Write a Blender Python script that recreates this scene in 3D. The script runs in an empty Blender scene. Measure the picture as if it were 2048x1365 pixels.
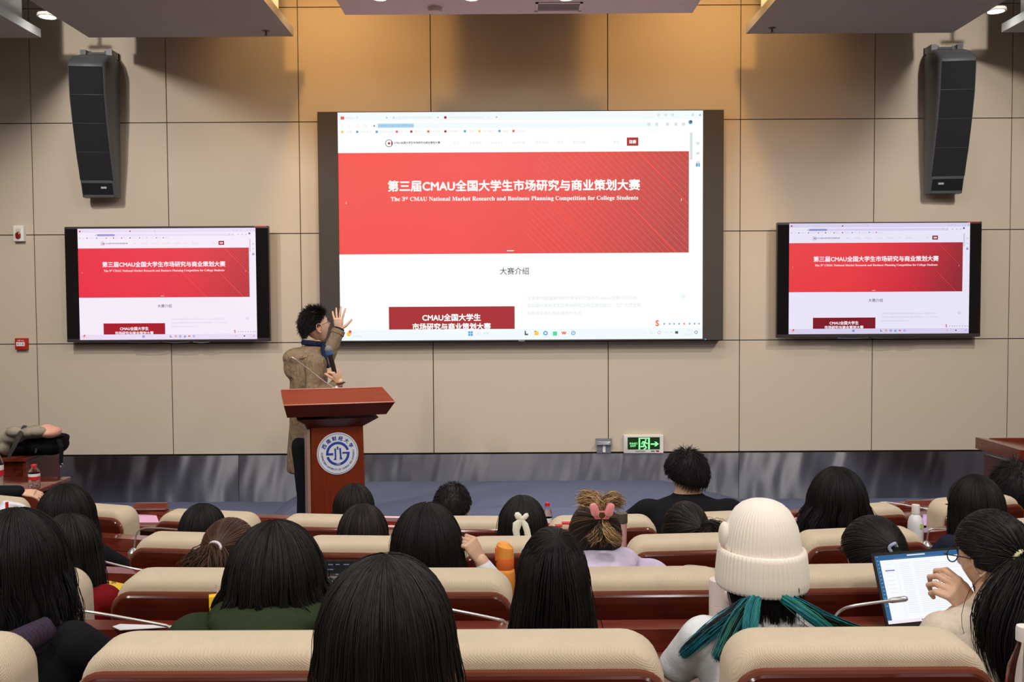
import bpy, math, random
import numpy as np
from mathutils import Vector, Matrix, Euler
random.seed(7); RNG = np.random.RandomState(11)
S = bpy.context.scene
COL = S.collection
PI = math.pi
# ---------------------------------------------------------------- camera
CAMZ = 2.09
cam_d = bpy.data.cameras.new('camera'); cam_d.sensor_width = 36; cam_d.lens = 1870/2048*36
cam_d.clip_start = 0.05; cam_d.clip_end = 60
cam = bpy.data.objects.new('camera', cam_d); COL.objects.link(cam)
CM = Matrix.Translation((0, 0, CAMZ)) @ Euler((math.radians(90-2.3), 0, 0)).to_matrix().to_4x4() @ Matrix.Rotation(math.radians(-0.32), 4, 'Z')
cam.matrix_world = CM
S.camera = cam
# ---------------------------------------------------------------- world and exposure
S.view_settings.view_transform = 'Standard'; S.view_settings.look = 'None'
S.view_settings.gamma = 1; S.view_settings.use_curve_mapping = False
S.view_settings.exposure = 0.0
W = bpy.data.worlds.new('world'); S.world = W; W.use_nodes = True
W.node_tree.nodes['Background'].inputs[0].default_value = (0.8, 0.85, 1, 1)
W.node_tree.nodes['Background'].inputs[1].default_value = 0.02
S.cycles.max_bounces = 6; S.cycles.diffuse_bounces = 3; S.cycles.glossy_bounces = 3
S.cycles.transmission_bounces = 4; S.cycles.transparent_max_bounces = 6
S.cycles.sample_clamp_indirect = 4; S.cycles.caustics_reflective = False; S.cycles.caustics_refractive = False
# ---------------------------------------------------------------- lamps of the hall, with an added fill for the front wall
def area(name, loc, size, power, col, rot=(0, 0, 0), sy=None, spread=None):
    d = bpy.data.lights.new(name, 'AREA'); d.energy = power; d.color = col; d.size = size
    if sy: d.shape = 'RECTANGLE'; d.size_y = sy
    else: d.shape = 'DISK'
    if spread: d.spread = math.radians(spread)
    o = bpy.data.objects.new(name, d); COL.objects.link(o); o.location = loc; o.rotation_euler = rot
    return o
def spot(name, loc, target, power, col, angle, blend=0.5, rad=0.05):
    d = bpy.data.lights.new(name, 'SPOT'); d.energy = power; d.color = col
    d.spot_size = math.radians(angle); d.spot_blend = blend; d.shadow_soft_size = rad
    o = bpy.data.objects.new(name, d); COL.objects.link(o); o.location = loc
    o.rotation_euler = (Vector(target)-Vector(loc)).to_track_quat('-Z', 'Y').to_euler()
    return o
WHITE = (1.0, 0.95, 0.9); WARM = (1.0, 0.52, 0.14)
for x in (-4.4, -1.5, 1.5, 4.4):
    for y in (-3.6, -0.6, 2.2):
        area('hall_lamp', (x, y, 4.93), 0.5, 50, WHITE)
for x in (-3.6, 0.0, 3.6):
    area('added_wall_fill', (x, 3.4, 4.9), 0.5, 34, WHITE, (math.radians(48), 0, 0), None, 120)  # unseen fill lights, added only to brighten the front wall
for x in (-3.78, 3.70):
    spot('wall_washer', (x, 5.2, 4.44), (x*0.8, 8.5, 2.4), 230, (1, 0.93, 0.85), 130, 0.8, 0.05)
for x in (-1.66, 1.79):
    spot('warm_downlight', (x, 6.5, 4.70), (x*.92, 8.5, 4.0), 78, WARM, 95, 0.6, 0.05)
    spot('warm_downlight', (x, 7.5, 4.8), (x*1.02, 8.5, 3.6), 26, (1, .6, .25), 140, 0.6, 0.05)
for x in (-0.9, 0.1, 1.1):
    area('stage_lamp', (x, 6.4, 4.24), 0.12, 14, WHITE)

# ---------------------------------------------------------------- pixel helpers (2048 x 1365 frame)
def ray(px, py):
    d = Vector(((px-1024)/1870, (682.5-py)/1870, -1.0))
    return (CM.to_3x3() @ d)
def P(px, py, Y):
    d = ray(px, py); k = Y/d.y
    return Vector((d.x*k, Y, CAMZ+d.z*k))
def PZ(px, py, z):
    d = ray(px, py); k = (z-CAMZ)/d.z
    return Vector((d.x*k, d.y*k, z))
# ---------------------------------------------------------------- materials
def srgb(r, g, b):
    f = lambda c: (c/255/12.92 if c/255 <= 0.04045 else ((c/255+0.055)/1.055)**2.4)
    return (f(r), f(g), f(b), 1)
MATS = {}
def mat(name, col, rough=0.6, metal=0, noise=0, nscale=20, bump=0, bscale=200, bdist=.004, spec=0.5, emit=0, coat=0, trans=0, alpha=1, sheen=0, stretch=None, ior=1.45):
    if name in MATS: return MATS[name]
    m = bpy.data.materials.new(name); m.use_nodes = True; MATS[name] = m
    N = m.node_tree.nodes; L = m.node_tree.links; b = N['Principled BSDF']
    b.inputs['Base Color'].default_value = col; b.inputs['Roughness'].default_value = rough
    b.inputs['Metallic'].default_value = metal; b.inputs['Specular IOR Level'].default_value = spec
    b.inputs['Coat Weight'].default_value = coat; b.inputs['Coat Roughness'].default_value = 0.12
    b.inputs['Transmission Weight'].default_value = trans; b.inputs['Alpha'].default_value = alpha
    b.inputs['Sheen Weight'].default_value = sheen; b.inputs['IOR'].default_value = ior
    if emit:
        b.inputs['Emission Color'].default_value = col; b.inputs['Emission Strength'].default_value = emit
    tc = N.new('ShaderNodeTexCoord'); vec = tc.outputs['Object']
    if stretch:
        mp = N.new('ShaderNodeMapping'); mp.inputs['Scale'].default_value = stretch
        L.new(vec, mp.inputs['Vector']); vec = mp.outputs['Vector']
    if noise:
        n = N.new('ShaderNodeTexNoise'); n.inputs['Scale'].default_value = nscale; n.inputs['Detail'].default_value = 5
        L.new(vec, n.inputs['Vector'])
        r = N.new('ShaderNodeValToRGB'); e = r.color_ramp.elements
        e[0].position = 0.3; e[1].position = 0.7
        e[0].color = tuple(c*(1-noise) for c in col[:3])+(1,); e[1].color = tuple(min(1, c*(1+noise)) for c in col[:3])+(1,)
        L.new(n.outputs['Fac'], r.inputs['Fac']); L.new(r.outputs['Color'], b.inputs['Base Color'])
    if bump:
        n2 = N.new('ShaderNodeTexNoise'); n2.inputs['Scale'].default_value = bscale; n2.inputs['Detail'].default_value = 3
        L.new(vec, n2.inputs['Vector'])
        bp = N.new('ShaderNodeBump'); bp.inputs['Strength'].default_value = bump; bp.inputs['Distance'].default_value = bdist
        L.new(n2.outputs['Fac'], bp.inputs['Height']); L.new(bp.outputs['Normal'], b.inputs['Normal'])
    return m
def weave(name, col, freq=1300, dark=0.72, bumpd=0.0006):
    m = mat(name, col, rough=0.9, spec=0.15, sheen=0.15)
    N = m.node_tree.nodes; L = m.node_tree.links; b = N['Principled BSDF']
    tc = N.new('ShaderNodeTexCoord'); sp = N.new('ShaderNodeSeparateXYZ'); L.new(tc.outputs['Object'], sp.inputs[0])
    def mth(op, a, b_=None):
        n = N.new('ShaderNodeMath'); n.operation = op
        for i, v in enumerate((a, b_)):
            if v is None: continue
            if isinstance(v, (int, float)): n.inputs[i].default_value = v
            else: L.new(v, n.inputs[i])
        return n.outputs[0]
    zy = mth('SUBTRACT', sp.outputs['Z'], sp.outputs['Y'])
    s1 = mth('SINE', mth('MULTIPLY', mth('ADD', sp.outputs['X'], mth('MULTIPLY', zy, 0.35)), freq))
    s2 = mth('SINE', mth('MULTIPLY', mth('SUBTRACT', zy, mth('MULTIPLY', sp.outputs['X'], 0.3)), freq))
    h = mth('MULTIPLY', s1, s2)
    no = N.new('ShaderNodeTexNoise'); no.inputs['Scale'].default_value = 14; L.new(tc.outputs['Object'], no.inputs['Vector'])
    mx = N.new('ShaderNodeMapRange'); mx.inputs[1].default_value = -1; mx.inputs[2].default_value = 1
    mx.inputs[3].default_value = dark; mx.inputs[4].default_value = 1.08; L.new(h, mx.inputs[0])
    k = mth('MULTIPLY', mx.outputs[0], mth('ADD', mth('MULTIPLY', no.outputs['Fac'], 0.12), 0.94))
    vm = N.new('ShaderNodeVectorMath'); vm.operation = 'SCALE'; vm.inputs[0].default_value = col[:3]; L.new(k, vm.inputs['Scale'])
    L.new(vm.outputs[0], b.inputs['Base Color'])
    bp = N.new('ShaderNodeBump'); bp.inputs['Distance'].default_value = bumpd; bp.inputs['Strength'].default_value = 0.7
    L.new(h, bp.inputs['Height']); L.new(bp.outputs['Normal'], b.inputs['Normal'])
    return m
def emis(name, col, strength=1.0):
    if name in MATS: return MATS[name]
    m = bpy.data.materials.new(name); m.use_nodes = True; MATS[name] = m
    N = m.node_tree.nodes; b = N['Principled BSDF']
    b.inputs['Base Color'].default_value = (0.01, 0.01, 0.01, 1); b.inputs['Roughness'].default_value = 0.4
    b.inputs['Specular IOR Level'].default_value = 0.1
    b.inputs['Emission Color'].default_value = col; b.inputs['Emission Strength'].default_value = strength
    return m
# ---------------------------------------------------------------- mesh builder
class MB:
    def __init__(s): s.v = []; s.f = []; s.m = []; s.n = 0
    def add(s, vs, fs, mi=0, M=None):
        if M is not None: vs = [M @ Vector(v) for v in vs]
        s.v.extend([tuple(v) for v in vs]); k = s.n
        s.f.extend([tuple(i+k for i in f) for f in fs]); s.m.extend([mi]*len(fs)); s.n += len(vs)
        return s
    def box(s, lo, hi, mi=0, M=None):
        x0, y0, z0 = lo; x1, y1, z1 = hi
        vs = [(x0,y0,z0),(x1,y0,z0),(x1,y1,z0),(x0,y1,z0),(x0,y0,z1),(x1,y0,z1),(x1,y1,z1),(x0,y1,z1)]
        return s.add(vs, [(0,3,2,1),(4,5,6,7),(0,1,5,4),(1,2,6,5),(2,3,7,6),(3,0,4,7)], mi, M)
    def bbox(s, lo, hi, r=0.004, mi=0, M=None):
        """box with rounded vertical and horizontal edges"""
        w, h = hi[0]-lo[0], hi[2]-lo[2]; y0, y1 = lo[1], hi[1]
        MM = Matrix.Translation(((lo[0]+hi[0])/2, 0, (lo[2]+hi[2])/2))
        if M is not None: MM = M @ MM
        return s.slab(w, h, r, [(y0, r), (y0+r*.3, r*.3), (y0+r, 0), (y1-r, 0), (y1-r*.3, r*.3), (y1, r)], mi, MM, n=3)
    def slab(s, w, h, r, prof, mi=0, M=None, n=6, rb=None):
        """rounded rectangle in XZ, stacked along Y: prof = [(y, inset)]; rb = bottom corner radius"""
        rings = []
        rb = r if rb is None else rb
        for y, ins in prof:
            pts = []
            for cx, cz, a0, rr in ((1,1,0,r),(-1,1,PI/2,r),(-1,-1,PI,rb),(1,-1,3*PI/2,rb)):
                q = max(rr-ins, 0.0005)
                for i in range(n+1):
                    a = a0+PI/2*i/n
                    pts.append((cx*(w/2-max(rr, ins+.0005))+q*math.cos(a), y, cz*(h/2-max(rr, ins+.0005))+q*math.sin(a)))
            rings.append(pts)
        return s.loft(rings, mi, M)
    def loft(s, rings, mi=0, M=None, cap=True, closed=True):
        k = len(rings[0]); vs = [p for r in rings for p in r]; fs = []
        for i in range(len(rings)-1):
            for j in range(k if closed else k-1):
                a = i*k+j; b = i*k+(j+1) % k
                fs.append((a, b, b+k, a+k))
        if cap and closed:
            fs.append(tuple(range(k))[::-1]); fs.append(tuple((len(rings)-1)*k+j for j in range(k)))
        return s.add(vs, fs, mi, M)
    def lathe(s, prof, n=24, mi=0, M=None, cap=True):
        rings = [[(r*math.cos(2*PI*j/n), r*math.sin(2*PI*j/n), z) for j in range(n)] for r, z in prof]
        return s.loft(rings, mi, M, cap)
    def tube(s, pts, rad, n=8, mi=0, M=None, flat=1.0, up=None):
        pts = [Vector(p) for p in pts]; rings = []
        if not hasattr(rad, '__len__'): rad = [rad]*len(pts)
        ref = Vector(up) if up is not None else None
        prev = None
        for i, p in enumerate(pts):
            t = (pts[min(i+1, len(pts)-1)]-pts[max(i-1, 0)])
            if t.length < 1e-9: t = Vector((0, 0, 1))
            t.normalize()
            if prev is None:
                a = ref if ref is not None else (Vector((0, 0, 1)) if abs(t.z) < .9 else Vector((1, 0, 0)))
                u = t.cross(a)
                if u.length < 1e-6: u = t.cross(Vector((0, 1, 0)))
                u.normalize()
            else:
                u = (prev-t*prev.dot(t))
                u.normalize()
            prev = u; w = t.cross(u); r = rad[i]
            rings.append([p+u*(r*math.cos(2*PI*j/n))+w*(r*flat*math.sin(2*PI*j/n)) for j in range(n)])
        return s.loft(rings, mi, M)
    def ball(s, c, r, n=12, m=8, mi=0, M=None):
        if not hasattr(r, '__len__'): r = (r, r, r)
        c = Vector(c); rings = []
        for i in range(m+1):
            f = PI*(0.02+0.96*i/m)
            rings.append([(c.x+r[0]*math.sin(f)*math.cos(2*PI*j/n), c.y+r[1]*math.sin(f)*math.sin(2*PI*j/n), c.z-r[2]*math.cos(f)) for j in range(n)])
        return s.loft(rings, mi, M)
    def build(s, name, mats, parent=None, smooth=True, loc=None, auto=40):
        me = bpy.data.meshes.new(name)
        me.from_pydata(s.v, [], s.f)
        if not isinstance(mats, (list, tuple)): mats = [mats]
        for m in mats: me.materials.append(m)
        if len(mats) > 1: me.polygons.foreach_set('material_index', s.m)
        if smooth:
            me.polygons.foreach_set('use_smooth', [True]*len(me.polygons))
            if auto: me.set_sharp_from_angle(angle=math.radians(auto))
        me.update()
        o = bpy.data.objects.new(name, me); COL.objects.link(o)
        if parent is not None: o.parent = parent
        if loc is not None: o.location = loc
        return o
def tag(o, label, cat, group=None, kind=None):
    o['label'] = label; o['category'] = cat
    if group: o['group'] = group
    if kind: o['kind'] = kind
    return o
def thing(name, label, cat, loc=(0, 0, 0), rz=0, group=None):
    o = bpy.data.objects.new(name, None); COL.objects.link(o); o.empty_display_size = 0.1
    o.location = loc; o.rotation_euler = (0, 0, rz)
    return tag(o, label, cat, group)
def struct(name, b, m, smooth=False):
    o = b.build(name, m, smooth=smooth); o['kind'] = 'structure'; return o
def copy_tree(o, parent=None):
    c = o.copy(); COL.objects.link(c)
    if parent is not None: c.parent = parent
    for ch in o.children: copy_tree(ch, c)
    return c
# text as mesh, using the fonts that come with Blender
_TX = {}
def text_geo(s, size=1.0):
    if s not in _TX:
        c = bpy.data.curves.new('lettering', 'FONT'); c.body = s; c.size = 1; c.align_x = 'CENTER'; c.resolution_u = 3
        o = bpy.data.objects.new('lettering', c)
        me = o.to_mesh()
        vs = [tuple(v.co) for v in me.vertices]; fs = [tuple(p.vertices) for p in me.polygons]
        o.to_mesh_clear(); bpy.data.objects.remove(o); bpy.data.curves.remove(c)
        if vs:
            xs = [v[0] for v in vs]; ys = [v[1] for v in vs]
            bb = (min(xs), max(xs), min(ys), max(ys))
        else: bb = (0, 1, 0, 1)
        _TX[s] = (vs, fs, bb)
    return _TX[s]
def put_text(b, s, x, z, y, width=None, height=None, mi=0, bold=0, M=None, clip=None, sx=1):
    """centre of the lettering at (x, z) in the XZ plane facing -Y"""
    vs, fs, bb = text_geo(s)
    w, h = bb[1]-bb[0], bb[3]-bb[2]
    k = width/w if width else height/h
    kz = height/h if height else k
    cx, cz = (bb[0]+bb[1])/2, (bb[2]+bb[3])/2
    offs = [(0, 0)] if not bold else [(-bold, 0), (bold, 0), (0, bold), (0, -bold)]
    for i, (dx, dz) in enumerate(offs):
        out = []
        for v in vs:
            zz = z+(v[1]-cz)*kz+dz
            if clip is not None: zz = max(zz, clip)
            out.append((x+(v[0]-cx)*k*sx+dx, y-i*0.00003, zz))
        b.add(out, fs, mi, M)
def serif(s):
    r = ''
    for ch in s:
        if 'A' <= ch <= 'Z': r += chr(0x1D400+ord(ch)-65)
        elif 'a' <= ch <= 'z': r += chr(0x1D41A+ord(ch)-97)
        elif '0' <= ch <= '9': r += chr(0x1D7CE+ord(ch)-48)
        else: r += ch
    return r
# ================================================================ THE ROOM
M_WALL = mat('wall_fabric', srgb(196, 184, 167), 0.95, noise=0.07, nscale=420, bump=0.25, bscale=600, spec=0.1)
M_JOINT = mat('joint_dark', srgb(60, 50, 42), 0.9)
M_PAINT = mat('ceiling_paint', srgb(168, 170, 170), 0.75, noise=0.03, nscale=3)
M_PAINT2 = mat('soffit_paint', srgb(225, 222, 226), 0.6, noise=0.02, nscale=3)
M_CARPET = mat('stage_carpet', srgb(104, 112, 138), 1.0, noise=0.22, nscale=170, bump=0.6, bscale=500, spec=0.05)
M_FLOOR = mat('floor_dark', srgb(88, 62, 52), 0.7, noise=0.1, nscale=60)
M_WOOD = mat('wood_red', srgb(104, 42, 27), 0.22, noise=0.28, nscale=9, stretch=(0.6, 9, 9), coat=0.5)
M_WOODD = mat('wood_shell', srgb(84, 32, 20), 0.25, noise=0.22, nscale=9, stretch=(0.6, 9, 9), coat=0.4)
M_BLACK = mat('black_plastic', srgb(28, 28, 30), 0.5)
M_GREY = mat('grey_metal', srgb(120, 120, 122), 0.35, metal=0.8)
M_WHITEP = mat('white_plastic', srgb(228, 224, 218), 0.4)
WY = 8.5
xj = [P(x, 465, WY).x for x in (-200, 68, 338, 601, 864, 1216, 1480, 1747, 2020, 2290)]
zj = [0.726, 1.745, 2.735, 3.737, 4.757, 5.0]
zf = 0.29
b = MB()
b.box((-8, WY+0.02, -0.3), (8, WY+0.2, 5.2), 1)
xs = [-8]+xj+[8]
for i in range(len(xs)-1):
    for j in range(len(zj)-1):
        b.box((xs[i]+0.004, WY, zj[j]+0.004), (xs[i+1]-0.004, WY+0.03, zj[j+1]-0.004), 0)
struct('wall_front', b, [M_WALL, M_JOINT])
for nm, x0, x1 in (('wall_left', -8.2, -8.0), ('wall_right', 8.0, 8.2)):
    struct(nm, MB().box((x0, -6, -0.3), (x1, 8.7, 5.2)), mat('side_wall', srgb(170, 155, 140), 0.9, noise=0.05))
struct('wall_back', MB().box((-8.2, -6.2, -0.3), (8.2, -6.0, 5.2)), MATS['side_wall'])
struct('ceiling', MB().box((-8.2, -6.2, 5.0), (8.2, 8.7, 5.2)), M_PAINT)
# steel skirting: brushed sheets with a slight natural ripple
m = mat('brushed_steel', (0.50, 0.50, 0.52, 1), 0.24, metal=1.0)
m.node_tree.nodes['Principled BSDF'].inputs['Anisotropic'].default_value = 0.93
tn = m.node_tree.nodes.new('ShaderNodeTangent'); tn.direction_type = 'UV_MAP'; tn.uv_map = 'UV'
m.node_tree.links.new(tn.outputs[0], m.node_tree.nodes['Principled BSDF'].inputs['Tangent'])
def ripple(x, z):
    a = 0.0022*math.sin(9.3*x+0.9*math.sin(7*z+x*3))+0.0016*math.sin(17.1*x+2+1.3*math.sin(5*z+2*x))+0.0009*math.sin(31*x+2.2*math.sin(6*z))
    return 1.7*a+0.0007*math.sin(53*x+4*math.sin(4*z))+0.0012*math.sin(11*z+5*x)
def skirting(x0, x1):
    b = MB(); nx = int((x1-x0)/0.03); nz = 14; vs = []
    for i in range(nx+1):
        for j in range(nz+1):
            x = x0+(x1-x0)*i/nx; z = 0.2+(0.716-0.2)*j/nz
            vs.append((x, WY-0.012+ripple(x, z), z))
    fs = [(i*(nz+1)+j, (i+1)*(nz+1)+j, (i+1)*(nz+1)+j+1, i*(nz+1)+j+1) for i in range(nx) for j in range(nz)]
    b.add(vs, fs); o = b.build('baseboard_front', m, auto=0); o['kind'] = 'structure'
    uv = o.data.uv_layers.new(name='UV')
    for l in o.data.loops:
        c = o.data.vertices[l.vertex_index].co; uv.data[l.index].uv = (c.z, c.x)
    return o
ends = [-8, P(478, 950, WY).x, P(1477, 950, WY).x, 8]
for i in range(3): skirting(ends[i]+0.002, ends[i+1]-0.002)
# stage floor, tiers and carpeted platform
def rowZ(k, x):
    base = {0: 1.05, 1: 2.0, 2: 2.95, 3: 3.88, 4: 4.82, 5: 5.76}[k]; c = {0: 0.0, 1: 0.004, 2: 0.018, 3: 0.05, 4: 0.065, 5: 0.07}[k]
    return base+c*min(abs(x), 3.6)**2
def floorz(k): return 0.128*(4-k)
b = MB(); NX = 40; xsf = [-8+16*i/NX for i in range(NX+1)]
def strip(f0, f1, z, zdrop):
    for i in range(NX):
        a, c = xsf[i], xsf[i+1]
        b.add([(a, f0(a), z), (c, f0(c), z), (c, f1(c), z), (a, f1(a), z)], [(0, 1, 2, 3)])
        b.add([(a, f1(a), z), (c, f1(c), z), (c, f1(c), zdrop), (a, f1(a), zdrop)], [(0, 1, 2, 3)])
strip(lambda x: -6.0, lambda x: 0.0, 0.64, floorz(0))
prev = lambda x: 0.0
for k in range(0, 5):
    nxt = (lambda x, k=k: rowZ(k+1, x)-0.08) if k < 4 else (lambda x: 5.85)
    strip(prev, nxt, floorz(k), floorz(k+1) if k < 4 else 0.0); prev = nxt
struct('floor', b, M_FLOOR)
struct('floor_stage', MB().box((-8, 5.85, -0.2), (8, WY+0.02, zf)), M_CARPET)
xl0, xl1 = P(640, 962, WY).x, P(575, 1003, WY).x; xr0, xr1 = P(1322, 962, WY).x, P(1478, 1003, WY).x
zp = P(1000, 962, WY).z
b = MB()
yf0, yf1 = 7.35, 7.0
b.loft([[(xl0, WY-0.005, zp), (xr0, WY-0.005, zp), (xr0, yf0, zp), (xl0, yf0, zp)],
        [(xl1, WY-0.005, zf), (xr1, WY-0.005, zf), (xr1, yf1, zf), (xl1, yf1, zf)]])
o = b.build('carpeted_platform', M_CARPET, smooth=False)
tag(o, 'low blue carpeted platform with sloping sides along the front wall', 'platform')
# hanging soffits
def soffit(x0, x1, y1, z, h=0.07, up=None, label='', m=M_PAINT, y0=5.5, ux=None):
    t = thing('ceiling_baffle', label, 'ceiling panel', ((x0+x1)/2, y1, z), 0, 'suspended ceiling baffles in front of the wall')
    c = Vector(t.location)
    b = MB(); b.box((x0-c.x, y0-c.y, 0), (x1-c.x, 0, h)); b.build('panel', m, t, smooth=False)
    b = MB(); b.box((ux[0]-c.x, y0+0.2-c.y, h), (ux[1]-c.x, -0.12, 4.995-c.z)); b.build('upstand', m, t, smooth=False)
    return t
Lx0, Lx1 = P(178, 72, 7.8).x, P(587, 76, 7.8).x
zs = P(400, 74, 7.8).z
soffit(Lx0, Lx1, 7.8, zs, ux=(Lx0+0.001, Lx1-0.09), label='grey suspended ceiling baffle above the left column speaker')
Rx0, Rx1 = P(1492, 70, 7.8).x, P(1905, 61, 7.8).x
soffit(Rx0, Rx1, 7.8, zs, ux=(Rx0+0.09, Rx1-0.001), label='grey suspended ceiling baffle above the right column speaker')
soffit(-6.0, P(82, 72, 7.8).x, 7.8, zs, ux=(-5.8, P(82, 72, 7.8).x-0.09), label='white-edged ceiling baffle cut off by the upper left corner')
soffit(P(2003, 60, 7.8).x, 6.0, 7.8, zs, ux=(P(2003, 60, 7.8).x+0.09, 5.8), label='white-edged ceiling baffle cut off by the upper right corner')
soffit(P(690, 30, 7.3).x, P(1385, 26, 7.3).x, 7.3, P(1024, 28, 7.3).z, ux=(P(690, 30, 7.3).x+.01, P(1385, 26, 7.3).x-.01), m=M_PAINT2, label='pale central ceiling baffle with smoke detector and air vent above the big screen')  # unseen upstand widened to the panel edges to block lamp light above
zc = P(1024, 28, 7.3).z
# fixtures
M_LAMP = emis('lamp_glow', (1, 0.97, 0.92, 1), 30)
M_LAMPW = emis('lamp_glow_warm', (1, 0.6, 0.25, 1), 20)
def downlight(p, label, m=None, grp=None, r=0.06):
    t = thing('downlight', label, 'ceiling light', p, 0, grp)
    MB().lathe([(r*0.8, -0.001), (r*0.8, 0.02), (r, 0.02), (r*1.05, -0.004), (r*0.85, -0.006)], 24, cap=False).build('trim_ring', M_WHITEP, t)
    MB().lathe([(0.001, -0.002), (r*0.8, -0.002), (r*0.8, 0.004)], 24).build('lamp', m or M_LAMP, t)
    return t
# bars between the baffles that carry the lamps
for sx, px, lab in ((-1, 95, 'left'), (1, 1992, 'right')):
    pp = P(px, 33 if sx < 0 else 22, 7.6)
    downlight(pp, 'bright white downlight glaring in the gap at the upper %s corner' % lab, None, 'white downlights in the outer gaps', 0.075)
    b = MB().tube([(pp.x, pp.y, pp.z+0.02), (pp.x, pp.y, 4.99)], 0.012, 8); o = b.build('suspension_rod', M_GREY)
    tag(o, 'thin rod carrying the bright white downlight at the upper %s corner' % lab, 'rod')
for sx, lab in ((-1, 'left'), (1, 'right')):
    downlight((1.58*sx, 7.55, 4.985), 'amber downlight above the %s edge of the big screen' % lab, M_LAMPW, 'amber downlights')
for i, px in enumerate((943, 1132, 760)):
    pp = PZ(px, -4, zc); downlight((pp.x, pp.y, zc-0.001), 'white downlight recessed in the central baffle, %s' % ('above the middle of the big screen', 'next to the air vent', 'over its left part')[i], None, 'downlights in the central baffle', 0.06)
pp = PZ(870, 16, zc)
t = thing('smoke_detector', 'round white smoke detector under the central ceiling baffle', 'smoke detector', (pp.x, pp.y, zc))
MB().lathe([(0.055, 0), (0.055, -0.012), (0.045, -0.03), (0.02, -0.036), (0.001, -0.036)], 24).build('housing', M_WHITEP, t)
b = MB()
b.lathe([(0.0462, -0.014), (0.0475, -0.016), (0.0465, -0.024), (0.044, -0.026)], 24, cap=False)
b.build('inlet', M_BLACK, t)
p0, p1 = PZ(1070, 22, zc), PZ(1166, 4, zc)
t = thing('air_vent', 'rectangular white air vent set in the central ceiling baffle', 'air vent', ((p0.x+p1.x)/2, (p0.y+p1.y)/2, zc))
w, d = (p1.x-p0.x)/2, abs(p1.y-p0.y)/2
b = MB()
for lo, hi in (((-w, -d), (w, -d+.02)), ((-w, d-.02), (w, d)), ((-w, -d), (-w+.02, d)), ((w-.02, -d), (w, d))):
    b.box((lo[0], lo[1], -0.006), (hi[0], hi[1], 0.0))
b.build('frame', M_WHITEP, t)
b = MB(); n = max(3, int(d*2/0.03))
for i in range(n):
    y = -d+0.02+(2*d-.04)*(i+.5)/n; b.box((-w+.02, y-.008, -0.004), (w-.02, y+.006, -0.001))
b.build('slats', M_PAINT, t)
for px, py, lab in ((532, 68, 'left'), (1544, 62, 'right')):
    pp = PZ(px, py-6, zs)
    t = thing('sprinkler', 'small sprinkler head under the %s grey ceiling baffle' % lab, 'sprinkler', (pp.x, pp.y, zs), 0, 'sprinklers')
    MB().lathe([(0.03, 0), (0.03, -0.004), (0.008, -0.006), (0.008, -0.03), (0.002, -0.034)], 12).build('body', M_GREY, t)
    MB().lathe([(0.018, -0.036), (0.018, -0.038), (0.001, -0.039)], 12).build('deflector', M_GREY, t)
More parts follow.
